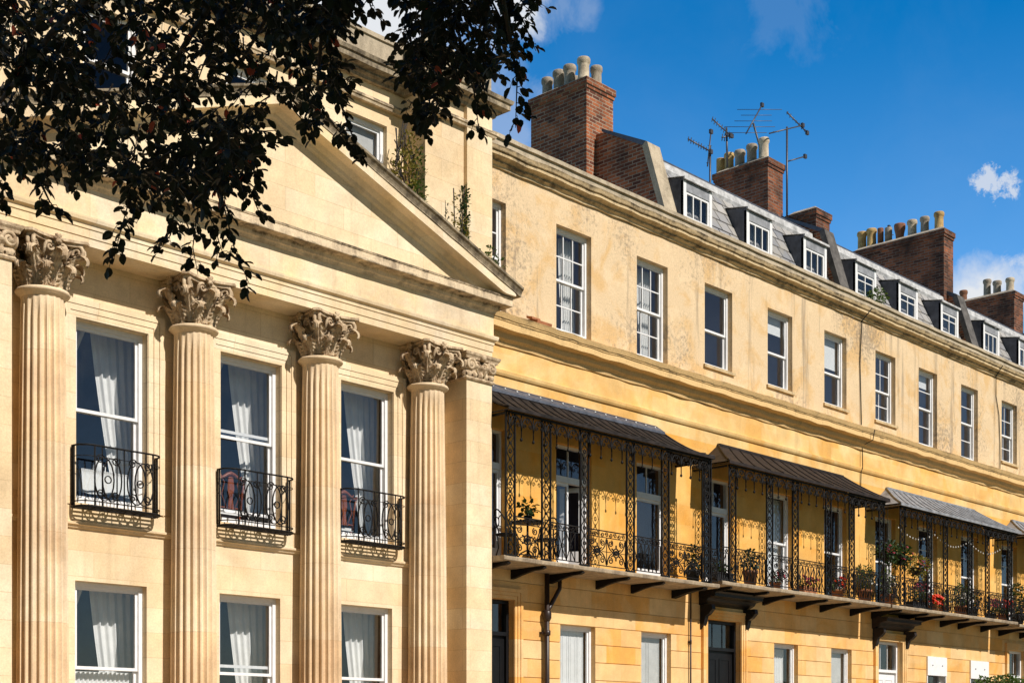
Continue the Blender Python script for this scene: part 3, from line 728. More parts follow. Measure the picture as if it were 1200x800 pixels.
# ------------------------------------------------------------------ one terraced house of three bays
def house(spec):
    x0, x1 = spec['x']; bays = spec['bays']; root = thing('terraced_house', ((x0+x1)/2, 18.0, 0.0), spec['label'], 'house', 'houses of the terrace')
    YF = 18.0
    # ground floor: courses with sunk joints
    gops = [(a, b, c, d) for (a, b, c, d, *_) in spec['ground']]
    dops = [spec['door'][:4]] if spec.get('door') else []
    m = MB(); allop = gops + dops
    wall_mb(m, x0, x1, 0.0, 4.97, YF+0.018, allop, 0.21, 0)
    zs = [4.97, 4.586] + [4.586-0.347*i for i in range(1, 14)]
    for i in range(len(zs)-1):
        hi, lo = zs[i]-(0.007 if i else 0), max(zs[i+1]+0.007, 0.0)
        if hi <= lo: continue
        cuts = sorted([(o[0]-0.0, o[1]) for o in allop if o[2] < (lo+hi)/2 < o[3]]); a = x0
        # an opening head that falls inside the course splits the strip
        heads = sorted({o[3] for o in allop if lo < o[3] < hi} | {o[2] for o in allop if lo < o[2] < hi} | {lo, hi})
        for zl, zh in zip(heads, heads[1:]):
            cuts = sorted([(o[0], o[1]) for o in allop if o[2] < (zl+zh)/2 < o[3]]); a = x0
            for (ca, cb) in cuts + [(x1, None)]:
                if ca-a > 0.001: m.box(a, ca, YF, YF+0.0175, zl, zh)
                a = cb
    obj('ground_floor_wall', m, MAT['rust'], root)
    # first floor
    fops = [(b-0.52, b+0.52, 4.97, 7.33) for b in bays]
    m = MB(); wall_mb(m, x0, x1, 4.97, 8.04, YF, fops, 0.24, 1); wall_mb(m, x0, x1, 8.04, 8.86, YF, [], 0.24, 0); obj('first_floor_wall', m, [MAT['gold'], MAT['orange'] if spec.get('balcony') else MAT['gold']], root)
    sops = [(b-0.515, b+0.515, spec['sill2'][i], 11.47) for i, b in enumerate(bays)]
    m = MB(); wall_mb(m, x0, x1, 9.40, 12.05, YF, sops, 0.24, 0); obj('second_floor_wall', m, MAT['render'], root)
    m = MB(); m.sweep([(x0, YF), (x1, YF)], STRC, cuts=0.7); m.jitter(0.006); obj('string_course', m, MAT['gold'], root)
    m = MB(); m.sweep([(x0, YF), (x1, YF)], MIDC, cuts=0.16); m.jitter(0.022, 2.3); obj('band_cornice', m, MAT['band'], root)
    m = MB(); m.sweep([(x0, YF), (x1, YF)], TOPC, cuts=0.16); m.jitter(0.02, 2.3); obj('cornice', m, MAT['corn'], root)
    m = MB(); pr = [(-0.32,12.36),(0.0,12.36),(0.0,12.62),(0.045,12.625),(0.045,12.70),(-0.01,12.73),(-0.35,12.73),(-0.35,12.62),(-0.32,12.62)]
    m.sweep([(x0+0.003, YF+0.05), (x1-0.003, YF+0.05)], pr, cuts=0.25); m.jitter(0.012, 2.0); obj('parapet', m, MAT['parapet'], root)
    parts = [(bays[i]+bays[i+1])/2 for i in range(len(bays)-1)]
    interior(root, x0+0.1, x1-0.1, 0.6, 4.6, 18.24, 22.5, parts); interior(root, x0+0.1, x1-0.1, 4.97, 8.6, 18.25, 22.5, parts); interior(root, x0+0.1, x1-0.1, 9.45, 12.0, 18.25, 21.0, parts, 'brightenedroom')
    for (a, b, c, d, kind) in spec['ground']:
        sash(root, a, b, c, d, YF+0.14, 1, 1, 1, 2.72)
        if kind in ('shutter', 'panels'):
            s_ = MB(); nl = 4 if kind == 'shutter' else 2
            for i in range(nl):
                xa = a+0.07+(b-a-0.14)*i/nl; xb = a+0.07+(b-a-0.14)*(i+1)/nl-0.008
                s_.box(xa, xb, 18.24, 18.26, c+0.08, d-0.06)
                for (zl, zh) in ((c+0.2, 2.55), (2.75, d-0.15)):
                    s_.box(xa+0.04, xb-0.04, 18.232, 18.24, zl, zl+0.02); s_.box(xa+0.04, xb-0.04, 18.232, 18.24, zh-0.02, zh)
                    s_.box(xa+0.04, xa+0.055, 18.232, 18.24, zl+0.02, zh-0.02); s_.box(xb-0.055, xb-0.04, 18.232, 18.24, zl+0.02, zh-0.02)
            obj('shutter', s_, MAT['shutter'] if kind == 'shutter' else MAT['blind'], root)
        elif kind == 'blind':
            s_ = MB(); s_.box(a+0.06, b-0.06, 18.245, 18.252, c+0.3, d-0.06); s_.box(a+0.06, b-0.06, 18.24, 18.256, c+0.28, c+0.3)
            obj('roller_blind', s_, MAT['blind'], root)
        elif kind == 'box':
            s_ = MB(); s_.box(a+0.0, b-0.0, 17.955, 18.12, d-0.48, d+0.02)
            for sx in (0.25, 0.75): s_.lathe([(0.02,0),(0.022,0.02),(0.005,0.03)], (a+(b-a)*sx, 17.95, d-0.22), 8, 1)
            s_.box(a, a+0.04, 17.975, 18.12, c, d-0.48); s_.box(b-0.04, b, 17.975, 18.12, c, d-0.48)
            obj('blind_box', s_, [MAT['white'], MAT['lead']], root)
    if spec.get('door'):
        a, b, c, d, mt, hood = spec['door']
        front_door(root, a, b, c, d, YF+0.16, MAT[mt], d-0.62 if mt != 'white' else d-0.75)
        surround(root, a, b, c, d, 0.2, YF-0.001, MAT['rust'] if mt != 'stonewhite' else MAT['white'], 'door_surround', 0.07, 3)
        if hood:
            h = MB(); za = d+0.34
            h.sweep([(a-0.28, 18.0), (a-0.28, 18.0-0.001), (b+0.28, 18.0-0.001), (b+0.28, 18.0)][1:3], [(0,za-0.06),(0.10,za-0.03),(0.2,za+0.02),(0.24,za+0.08),(0.42,za+0.11),(0.42,za+0.17),(0.46,za+0.21),(0.0,za+0.25)], cuts=0)
            for xx in (a-0.24, b+0.12):
                h.prism_x([(17.999, za-0.06), (17.70, za-0.06), (17.68, za-0.16), (17.78, za-0.26), (17.86, za-0.30), (17.90, za-0.46), (17.97, za-0.56), (17.999, za-0.58)], xx, xx+0.12)
            obj('door_hood', h, MAT[hood], root)
    for i, b in enumerate(bays):
        k = spec['first'][i]
        french(root, b-0.52, b+0.52, 4.97, 7.33, YF+0.15, 6.68, k == 'open', k if isinstance(k, tuple) else False)
        c, ru, rl = spec['second'][i]
        sash(root, b-0.515, b+0.515, spec['sill2'][i], 11.47, YF+0.15, c, ru, rl, 10.53 if spec['sill2'][i] > 9.6 else 10.48)
        if i in spec.get('blinds2', {}):
            s_ = MB(); zb_ = spec['blinds2'][i]; s_.box(b-0.45, b+0.45, 18.27, 18.275, zb_, 11.42); s_.box(b-0.45, b+0.45, 18.265, 18.28, zb_-0.025, zb_); obj('roller_blind', s_, MAT['linen'], root)
        if spec['sill2'][i] > 9.6:
            s_ = MB(); s_.box(b-0.57, b+0.57, 17.95, 18.10, spec['sill2'][i]-0.065, spec['sill2'][i]-0.002); obj('sill', s_, MAT['corn'], root)
    # balcony, its posts, railing, canopy
    if spec.get('balcony'):
        bc = spec['balcony']; s0, s1, zt = bc['slab']
        m = MB(); ys = 17.14
        pr = [(0.0, zt-0.10), (0.84, zt-0.085), (0.855, zt-0.07), (0.86, zt-0.02), (0.85, zt), (0.0, zt+0.01)]
        m.sweep([(s0, 17.999), (s1, 17.999)], pr, cuts=0.3); m.jitter(0.006, 2.0)
        bal = obj('balcony', m, MAT['slab'], root)
        posts = bc['posts']
        for p in posts + bc.get('extra_brackets', []):
            q = MB(); q.prism_x([(17.998, zt-0.101), (17.20, zt-0.092), (17.18, zt-0.125), (17.25, zt-0.15), (17.45, zt-0.155), (17.7, zt-0.20), (17.9, zt-0.25), (17.998, zt-0.27)], p-0.04, p+0.04)
            obj('bracket', q, MAT['iron'], bal)
        for p in posts: lattice_post(bal, p, 17.16, zt, 7.43)
        rz = zt+0.72
        edges = [s0+0.03] + [e for p in posts for e in (p-0.12, p+0.12)] + [s1-0.02]
        sty = bc['styles']
        for i in range(0, len(edges), 2):
            if edges[i+1]-edges[i] < 0.12: continue
            q = MB(); rail_panel(q, edges[i], edges[i+1], 17.19, zt, rz, sty[(i//2) % len(sty)])
            obj('railing', q, MAT['iron'], bal)
        c = canopy(bal, *bc['canopy'], MAT[bc['mat']], bc.get('curved', 1.0), bc.get('flat', False), bc.get('seams', 0.26), bc.get('left', True))
        e0, e1 = bc['canopy'][2:4]
        valance(bal, e0+0.1, e1-0.1, 17.12, 7.42)
        for ex in (e0+0.06, e1-0.06):                 # side returns of the awning frame
            side = MB(); side.box(ex-0.015, ex+0.015, 17.14, 17.99, 7.36, 7.40); obj('side_bar', side, MAT['iron'], bal)
    # roof
    if spec.get('mansard'):
        r0, r1 = x0+0.22, x1-0.22
        m = MB(); n = 40
        m.add([(r0,18.42,12.45),(r1,18.42,12.45),(r1,19.30,14.36),(r0,19.30,14.36)], [(0,1,2,3)], 0)
        m.add([(r0,19.30,14.36),(r1,19.30,14.36),(r1,23.5,14.55),(r0,23.5,14.55)], [(0,1,2,3)], 1)
        m.prism_x([(19.20, 14.28), (19.22, 14.43), (19.55, 14.47), (19.55, 14.38), (19.3, 14.34), (19.235, 14.21)], r0, r1, 1)
        m.prism_x([(19.31, 14.48), (19.31, 14.53), (19.9, 14.56), (19.9, 14.48)], r0, r1, 2)
        rf = obj('mansard_roof', m, [MAT['slate'], MAT['leadpale'], MAT['leaddark']], root)
        for b in spec['mansard']:
            q = MB(); h = 0.53; y0 = 18.55; zb, zt_ = 12.72, 13.86
            q.add([(b-h,y0,zb),(b-h,y0,zt_),(b-h,19.12,zt_+0.08),(b-h,18.6,zb)], [(0,1,2,3)], 0)
            q.add([(b+h,y0,zb),(b+h,18.6,zb),(b+h,19.12,zt_+0.08),(b+h,y0,zt_)], [(0,1,2,3)], 0)
            q.add([(b-h-0.04,y0-0.07,zt_),(b+h+0.04,y0-0.07,zt_),(b+h+0.04,19.2,zt_+0.13),(b-h-0.04,19.2,zt_+0.13)], [(0,1,2,3)], 1)
            q.box(b-h-0.04, b+h+0.04, y0-0.07, y0-0.03, zt_-0.05, zt_-0.001, 1)
            q.box(b-h, b-h+0.1, y0-0.01, y0+0.06, zb, zt_-0.06, 2); q.box(b+h-0.1, b+h, y0-0.01, y0+0.06, zb, zt_-0.06, 2)
            q.box(b-h+0.1, b+h-0.1, y0-0.006, y0+0.06, zt_-0.27, zt_-0.06, 3); q.box(b-h, b+h, y0-0.03, y0+0.05, zb-0.07, zb, 2)
            q.add([(b-h+0.02,y0+0.3,zb),(b+h-0.02,y0+0.3,zb),(b+h-0.02,y0+0.3,zt_),(b-h+0.02,y0+0.3,zt_)], [(0,1,2,3)], 3)
            dm = obj('dormer', q, [MAT['leaddark'], MAT['leadpale'], MAT['white'], MAT['lead']], rf)
            fb = MB(); a, e = b-h+0.1, b+h-0.1; zl, zh = zb+0.28, zt_-0.27; fb.box(a, e, y0+0.005, y0+0.05, zb, zl)
            fb.box(a, a+0.05, y0+0.01, y0+0.05, zl, zh); fb.box(e-0.05, e, y0+0.01, y0+0.05, zl, zh); fb.box(a+0.05, e-0.05, y0+0.01, y0+0.05, zh-0.05, zh); fb.box(a+0.05, e-0.05, y0+0.01, y0+0.05, zl, zl+0.06)
            nb = spec.get('dormer_cols', 3)
            for i in range(1, nb):
                xx = a+(e-a)*i/nb; fb.box(xx-0.016, xx+0.016, y0+0.012, y0+0.045, zl+0.06, zh-0.05)
            if nb == 2: fb.box(a+0.05, e-0.05, y0+0.015, y0+0.04, (zl+zh)/2-0.012+0.1, (zl+zh)/2+0.012+0.1)
            fb.box(a+0.05, e-0.05, y0+0.026, y0+0.03, zl+0.06, zh-0.05, 1)
            d2 = obj('dormer_window', fb, [MAT['white'], MAT['glass']], rf)
    else:
        m = MB(); m.add([(x0,18.4,12.5),(x1,18.4,12.5),(x1,20.4,13.2),(x0,20.4,13.2)], [(0,1,2,3)]); m.add([(x0,20.4,13.2),(x1,20.4,13.2),(x1,23.0,12.4),(x0,23.0,12.4)], [(0,1,2,3)])
        obj('roof', m, MAT['slate'], root)
    # party wall upstand on the right-hand side
    if spec.get('party', True):
        pw = MB(); xa, xb = x1-0.17, x1+0.17
        pw.prism_x([(18.44, 12.4), (18.46, 12.78), (19.0, 14.46), (20.0, 15.0), (20.2, 15.05), (22.2, 15.05), (22.2, 12.4)], xa, xb)
        p = obj('party_wall', pw, MAT['brick'], root)
        cp = MB(); cp.prism_x([(18.33, 12.66), (18.46, 12.66), (18.505, 12.78), (19.02, 14.42), (18.92, 14.50), (18.88, 14.47)], xa-0.05, xb+0.05)
        cp.prism_x([(18.93, 14.505), (19.03, 14.44), (20.15, 15.055), (20.15, 15.12)], xa-0.04, xb+0.04, 1)
        obj('coping', cp, [MAT['parapet'] if x1 < 25 else MAT['leadmid'], MAT['leaddark']], p)
    for args in spec.get('chimneys', []): chimney(root, *args, mat=MAT['brick'] if x1 < 25 else MAT['brickdark'])
    return root

# ------------------------------------------------------------------ the pedimented centre building
CX = 13.26
def fluted_shaft(m, cx, cy, z0, z1, rb, rt, n=20):
    per = 6; rows = 18; vs = []; fs = []
    for j in range(rows+1):
        v = j/rows; z = z0+(z1-z0)*v
        r = rb+(rt-rb)*(v**1.7)
        dep = 0.105 * r / 0.3 * 0.62
        if j == 0 or j == rows: dep *= 0.05
        for i in range(n*per):
            k = i % per; t = 2*PI*i/(n*per)
            d = 0 if k in (0,) else (0.0 if k == 1 else math.sin(PI*(k-1)/(per-1)))
            rr = r - dep*0.72*d
            vs.append((cx+rr*math.cos(t), cy+rr*math.sin(t), z))
    N = n*per
    for j in range(rows):
        for i in range(N): fs.append((j*N+i, j*N+(i+1) % N, (j+1)*N+(i+1) % N, (j+1)*N+i))
    m.add(vs, fs, 0, False)

def acanthus(m, cx, cy, th, rb, z0, h, halfw, lean=0.05, curl=0.17):
    nu, nv = 12, 24
    def P(u, v):
        uu = u*2-1
        if v < 0.66:
            q = v/0.66; r = rb+0.012+lean*q**1.6; z = z0+h*0.82*q; cur = 0
        else:
            c = curl*h; a = (v-0.66)/0.34*3.7; r = rb+0.012+lean+c-c*math.cos(a); z = z0+h*0.82+c*math.sin(a); cur = a
        lobe = 1+0.30*math.cos(v*2*PI*6.0)
        wd = halfw*(0.62+0.55*math.sin(PI*min(1, v*1.02)*0.86))*lobe*(1-0.45*max(0, v-0.75)/0.25)
        rad = r+0.022*(1-uu*uu)+0.018*math.cos(uu*4*PI)*(1-v*0.3)-0.03*(abs(uu)**3)*(1 if v < 0.7 else 0.2)
        ang = th+uu*wd/max(0.12, r)
        if cur: z -= 0.02*abs(uu)**2
        return (cx+rad*math.cos(ang), cy+rad*math.sin(ang), z)
    m.grid(P, nu, nv)

def spiral_tube(m, c, ax, r, turns, rt, start, sgn=1, n=26, lead=None):
    """spiral in the vertical plane along the horizontal unit vector ax"""
    pts = [] if lead is None else list(lead)
    rs = [rt*0.8]*len(pts)
    for i in range(n+1):
        q = i/n; a = start+sgn*turns*2*PI*q; rr = r*(1-0.86*q)
        pts.append((c[0]+ax[0]*rr*math.cos(a), c[1]+ax[1]*rr*math.cos(a), c[2]+rr*math.sin(a))); rs.append(rt*(1-0.5*q))
    m.tube(pts, rs, 6)

def abacus_poly(cx, cy, h, cut=0.07, sag=0.10):
    pts = []
    cor = [(-1,-1),(1,-1),(1,1),(-1,1)]
    for i in range(4):
        a = cor[i]; b = cor[(i+1) % 4]; dx, dy = (b[0]-a[0])/2, (b[1]-a[1])/2; nx, ny = dy, -dx
        for t in range(9):
            q = -1+2*t/8; l = q*(h-cut*0.7); s_ = h+cut*0.3-sag*(1-q*q)
            pts.append((cx+dx*l+nx*s_, cy+dy*l+ny*s_))
    return pts

def capital_mb(cx, cy, z0, z1, r):
    m = MB(); H = z1-z0
    m.lathe([(r*0.84,0),(r*0.76,H*0.5),(r*0.86,H*0.72),(r*1.12,H*0.86),(r*1.16,H*0.88)], (cx, cy, z0), 24)
    for k in range(8):
        acanthus(m, cx, cy, 2*PI*k/8+PI/8, r*0.93, z0, H*0.40, r*0.29, 0.10, 0.24)
    for k in range(8):
        acanthus(m, cx, cy, 2*PI*k/8, r*0.90, z0+0.02, H*0.68, r*0.29, 0.15, 0.19)
    for k in range(4):
        th = PI/4+k*PI/2; ax = (math.cos(th), math.sin(th)); R0 = r*1.62
        for off in (-0.035, 0.035):
            px, py = -ax[1]*off, ax[0]*off
            lead = [(cx+ax[0]*r*1.0+px, cy+ax[1]*r*1.0+py, z0+H*0.50), (cx+ax[0]*r*1.12+px, cy+ax[1]*r*1.12+py, z0+H*0.66), (cx+ax[0]*r*1.35+px, cy+ax[1]*r*1.35+py, z0+H*0.80)]
            spiral_tube(m, (cx+ax[0]*R0+px, cy+ax[1]*R0+py, z0+H*0.755), ax, 0.105, 1.7, 0.032, PI*0.80, -1, 26, lead)
        acanthus(m, cx, cy, th, r*1.12, z0+H*0.42, H*0.34, r*0.24, 0.10, 0.2)
        # small helices and flower in the middle of each face
        tf = k*PI/2; fx = (math.cos(tf), math.sin(tf)); tx = (-fx[1], fx[0])
        for sg in (-1, 1):
            spiral_tube(m, (cx+fx[0]*r*1.22+tx[0]*sg*0.085, cy+fx[1]*r*1.22+tx[1]*sg*0.085, z0+H*0.76), (tx[0]*-sg, tx[1]*-sg), 0.07, 1.5, 0.024, PI*0.9, -1, 20,
                        [(cx+fx[0]*r*1.02+tx[0]*sg*0.16, cy+fx[1]*r*1.02+tx[1]*sg*0.16, z0+H*0.55)])
        fc = Vector((cx+fx[0]*(r*1.0+0.115), cy+fx[1]*(r*1.0+0.115), z1-H*0.075))
        for j in range(6):
            a = j*PI/3; m.tube([fc, fc+Vector((tx[0]*math.cos(a)*0.065, tx[1]*math.cos(a)*0.065, math.sin(a)*0.065))+Vector((fx[0], fx[1], 0))*0.02], [0.03, 0.022], 5)
    m.prism_z(abacus_poly(cx, cy, 0.40), z1-H*0.135, z1-H*0.075)
    m.prism_z(abacus_poly(cx, cy, 0.445), z1-H*0.072, z1-0.012)
    m.box(cx-0.27, cx+0.27, cy-0.26, cy+0.27, z1-0.012, z1+0.002)
    return m

def anta_capital(parent, x0, x1, yf, z0, z1, outer):
    m = MB(); H = z1-z0
    m.box(x0+0.0, x1-0.0, yf, 17.99, z0+0.06, z1-0.1)
    m.sweep([(x0, 17.99), (x0, yf), (x1, yf), (x1, 17.99)], [(0,z0),(0.03,z0+0.005),(0.045,z0+0.03),(0.03,z0+0.055),(0,z0+0.06)], cuts=0)
    m.sweep([(x0, 17.99), (x0, yf), (x1, yf), (x1, 17.99)], [(0,z1-0.12),(0.075,z1-0.115),(0.085,z1-0.08),(0.11,z1-0.05),(0.12,z1-0.012),(0,z1-0.012)], cuts=0)
    faces = [(Vector(((x0+x1)/2, yf, 0)), Vector((1,0,0)), Vector((0,-1,0)), x1-x0), (Vector((x1, (yf+17.99)/2, 0)), Vector((0,1,0)), Vector((1,0,0)), 17.99-yf), (Vector((x0, (yf+17.99)/2, 0)), Vector((0,-1,0)), Vector((-1,0,0)), 17.99-yf)]
    for c, t, nrm, wd in faces:
        ax = (t.x, t.y)
        for sg in (-1, 1):
            p = c+t*(sg*wd*0.40)+nrm*0.05
            spiral_tube(m, (p.x, p.y, z1-0.21), (t.x*sg, t.y*sg), 0.10, 1.6, 0.036, PI*0.75, -1, 24, [tuple(c+t*(sg*wd*0.12)+nrm*0.03+Vector((0,0,z0+0.10))), tuple(c+t*(sg*wd*0.22)+nrm*0.05+Vector((0,0,z0+0.25)))])
            p = c+t*(sg*wd*0.13)+nrm*0.04
            spiral_tube(m, (p.x, p.y, z1-0.20), (-t.x*sg, -t.y*sg), 0.065, 1.4, 0.026, PI*0.9, -1, 18)
        for k in range(5):
            q = (k-2)*wd*0.215; b = c+t*q
            def P(u, v, b=b):
                uu = u*2-1; out = 0.015+0.05*v**2+0.03*(1-uu*uu)+0.02*math.sin(v*9)
                p = b+t*(uu*wd*0.11*(0.7+0.4*math.sin(PI*v))*(1+0.2*math.cos(v*19)))+nrm*out
                return (p.x, p.y, z0+0.06+0.20*v-(0.04*max(0, v-0.7)))
            m.grid(P, 6, 8)
            p = b+nrm*0.06+Vector((0,0,z0+0.25)); m.lathe([(0.01,-0.03),(0.035,-0.015),(0.035,0.015),(0.01,0.03)], tuple(p), 8)
        p = c+nrm*0.10+Vector((0,0,z1-0.07)); m.lathe([(0.02,-0.06),(0.06,-0.03),(0.06,0.03),(0.02,0.06)], tuple(p), 10)
    return obj('anta_capital', m, MAT['carved'], parent)

def dup_tree(o, dx, parent=None):
    c = o.copy(); C.objects.link(c); c.parent = parent
    if parent is not None and parent == o.parent: c.location = o.location + Vector((dx, 0, 0))
    for ch in list(o.children):
        k = ch.copy(); C.objects.link(k); k.parent = c
        for g in list(ch.children):
            h = g.copy(); C.objects.link(h); h.parent = k
    return c

def centre_building():
    root = thing('pedimented_house', (CX, 18.0, 0.0), 'pale stone house with pediment and fluted giant columns', 'house', 'houses of the terrace')
    X0, X1 = 8.45, 18.05
    WX = [10.90, 13.30, 15.65]
    gop = [(x-0.57, x+0.57, 1.55, 3.90) for x in WX]; fop = [(x-0.57, x+0.57, 4.98, 7.53) for x in WX]
    m = MB(); wall_mb(m, X0, X1, 0, 8.36, 18.0, gop+fop, 0.22); obj('main_wall', m, MAT['ashlar'], root)
    m = MB(); m.box(X0-0.05, X1+0.04, 17.28, 17.998, 0, 0.78); m.box(X0-0.02, X1+0.02, 17.33, 17.998, 0.78, 0.90); obj('plinth', m, MAT['ashlar'], root)
    # sill band
    m = MB(); m.sweep([(9.10, 18.0), (17.42, 18.0)], [(0,4.62),(0.03,4.625),(0.05,4.66),(0.075,4.67),(0.075,4.70),(0.03,4.715),(0.03,4.93),(0.0,4.94)], cuts=0); obj('sill_band', m, MAT['ashlar'], root)
    for i, x in enumerate(WX):
        sash(root, x-0.57, x+0.57, 4.98, 7.53, 18.14, 1, 1, 1, 6.30, fw=0.065, open_up=(0.0, 0.10, 0.0)[i])
        sash(root, x-0.57, x+0.57, 1.55, 3.90, 18.14, 1, 1, 1, 2.70, fw=0.065, open_up=(0.0, 0.12, 0.0)[i])
        surround(root, x-0.57, x+0.57, 4.945, 7.53, 0.27, 17.999, MAT['ashlar'], 'window_surround', 0.055, 3)
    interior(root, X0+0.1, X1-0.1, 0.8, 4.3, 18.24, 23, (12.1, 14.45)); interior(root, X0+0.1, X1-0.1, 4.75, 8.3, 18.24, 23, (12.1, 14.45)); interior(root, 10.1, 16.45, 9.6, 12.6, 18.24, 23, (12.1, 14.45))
    # antae
    for (a, b, o) in ((8.47, 9.10, -1), (17.42, 18.045, 1)):
        m = MB(); m.box(a, b, 17.43, 17.998, 0.9, 7.9); m.box(a-0.05, b+0.02, 17.38, 17.998, 0.901, 1.15); p = obj('pilaster', m, MAT['ashlar'], root)
        anta_capital(p, a, b, 17.43, 7.885, 8.35, o)
    # columns: one built, three copied
    cx = 9.694; cy = 17.725
    m = MB(); fluted_shaft(m, cx, cy, 1.22, 7.60, 0.340, 0.283)
    col = obj('column', m, MAT['column'], root)
    q = MB(); q.lathe([(0.283,0.0),(0.29,0.0),(0.30,0.03),(0.345,0.05),(0.36,0.075),(0.345,0.10),(0.29,0.115),(0.27,0.12)], (cx, cy, 7.575), 32); obj('astragal', q, MAT['column'], col)
    obj('capital', capital_mb(cx, cy, 7.69, 8.352, 0.285), MAT['carved'], col)
    q = MB(); q.box(cx-0.45, cx+0.45, cy-0.42, 17.99, 0.9, 1.0); q.lathe([(0.43,0),(0.45,0.03),(0.43,0.08),(0.37,0.09),(0.37,0.13),(0.40,0.15),(0.40,0.19),(0.345,0.22)], (cx, cy, 1.0), 32); obj('column_base', q, MAT['column'], col)
    for x in (12.084, 14.451, 16.78): dup_tree(col, x-cx, root)
    # entablature
    path = [(X0, 18.25), (X0, 17.425), (X1, 17.425), (X1, 18.25)]
    pr = [(-0.572,8.352),(0,8.352),(0,8.46),(0.014,8.463),(0.014,8.575),(0.028,8.578),(0.028,8.635),(0.075,8.66),(0.085,8.70),(0.085,8.725),(0.02,8.742)]
    m = MB(); m.sweep(path, pr+[(-0.572,8.742)], cuts=0.8); obj('architrave', m, MAT['entab'], root)
    m = MB(); m.sweep(path, [(-0.56,8.744),(0.018,8.744),(0.018,9.12),(-0.56,9.12)], cuts=0.8); obj('frieze', m, MAT['entab'], root)
    m = MB(); m.sweep(path, [(-0.572,9.122),(0.03,9.122),(0.05,9.16),(0.075,9.18),(0.09,9.23),(0.11,9.25),(0.255,9.255),(0.255,9.375),(0.265,9.38),(0.275,9.405),(-0.572,9.425)], cuts=0.16); m.jitter(0.007, 2.5)
    obj('horizontal_cornice', m, MAT['pedcorn'], root)
    # pediment
    TIPX, TIPZ, APZ = 18.43, 9.585, 11.47
    sl = (APZ-TIPZ)/(TIPX-CX)
    m = MB(); m.add([(X0,17.41,9.42),(X1,17.41,9.42),(CX,17.41,APZ-0.05)], [(0,1,2)]); m.add([(X0,17.9,9.42),(X1,17.9,9.42),(CX,17.9,APZ-0.05)], [(2,1,0)]); obj('tympanum', m, MAT['ashlar'], root)
    prof = [(-0.62,-0.0),(0.40,0.0),(0.395,-0.035),(0.365,-0.06),(0.34,-0.10),(0.33,-0.125),(0.33,-0.15),(0.315,-0.155),(0.315,-0.30),(0.14,-0.305),(0.10,-0.34),(0.06,-0.37),(0.045,-0.42),(0.0,-0.45),(-0.1,-0.45),(-0.1,-0.2),(-0.62,-0.2)]
    split = 7
    for sg in (1, -1):
        for nm, pf, mt, lift in (('raking_cornice', prof[7:16]+[(-0.1,-0.151)], MAT['entab'], 0), ('raking_gutter_moulding', [(-0.62,0.0)]+prof[1:7]+[(-0.08,-0.15),(-0.62,-0.15)], MAT['pedtop'], 0)):
            m = MB(); n = 60; k = len(pf); vs = []; fs = []
            for i in range(n+1):
                X = TIPX-(TIPX-CX)*i/n; zt = TIPZ+sl*(TIPX-X)
                if i == n: X = CX
                for (o, h) in pf:
                    z = zt+h; lim = 9.428
                    xx = X
                    if nm == 'raking_cornice' and X > X1+0.26: xx = X1+0.26
                    vs.append((CX+(xx-CX)*sg, 17.41-o, max(z, lim)))
            for i in range(n):
                for j in range(k):
                    a = i*k+j; b = i*k+(j+1) % k
                    fs.append((a, b, b+k, a+k) if sg > 0 else (a, a+k, b+k, b))
            fs.append(tuple(range(k))); m.add(vs, fs)
            if mt is MAT['pedtop']: m.jitter(0.010, 2.5)
            obj(nm, m, mt, root)
    # attic
    AP = 17.49
    aop = [(x-0.45, x+0.45, 10.45, 11.97) for x in WX]
    m = MB(); wall_mb(m, 10.02, 16.50, 9.43, 13.0, 18.0, aop, 0.2)
    for (a, b, s0_, s1_) in ((16.50, 18.035, 17.415, 18.035), (8.485, 10.02, 8.485, 9.105)):
        m.box(a, b, AP, 18.35, 9.43, 13.0); m.box(s0_, s1_-0.001, AP-0.08, AP+0.01, 9.43, 12.62)
    obj('attic_wall', m, MAT['ashlar'], root)
    for x in WX: sash(root, x-0.45, x+0.45, 10.45, 11.97, 18.12, 1, 1, 1, 11.25, fw=0.07)
    m = MB(); m.box(15.27, 16.03, 18.22, 18.226, 10.6, 11.93); obj('roller_blind', m, MAT['blind'], root)
    ap = [(8.485, 18.7), (8.485, AP), (10.02, AP), (10.02, 18.0), (16.5, 18.0), (16.5, AP), (18.035, AP), (18.035, 18.7)]
    m = MB(); m.sweep(ap, [(0,12.20),(0.085,12.205),(0.10,12.24),(0.12,12.255),(0.12,12.285),(0.10,12.31),(0,12.34)], cuts=0); m.jitter(0.005, 2.0); obj('attic_string', m, MAT['pedcorn'], root)
    m = MB(); m.sweep(ap, [(-0.2,12.56),(0.08,12.565),(0.10,12.61),(0.16,12.64),(0.16,12.67),(0.27,12.70),(0.27,12.79),(0.30,12.80),(0.32,12.86),(0.05,12.90),(-0.2,12.90)], cuts=0.16); m.jitter(0.010, 2.0); obj('attic_cornice', m, MAT['pedtop'], root)
    m = MB(); m.sweep(ap, [(-0.3,12.90),(0.03,12.90),(0.03,13.34),(0.06,13.345),(0.06,13.42),(-0.3,13.44)], cuts=0.3); m.jitter(0.008, 2.0); obj('attic_parapet', m, MAT['parapet'], root)
    m = MB(); m.add([(8.3,18.3,12.6),(18.1,18.3,12.6),(18.1,20.6,13.1),(8.3,20.6,13.1)], [(0,1,2,3)]); m.add([(8.3,20.6,13.1),(18.1,20.6,13.1),(18.1,23,12.3),(8.3,23,12.3)], [(0,1,2,3)]); obj('roof', m, MAT['slate'], root)
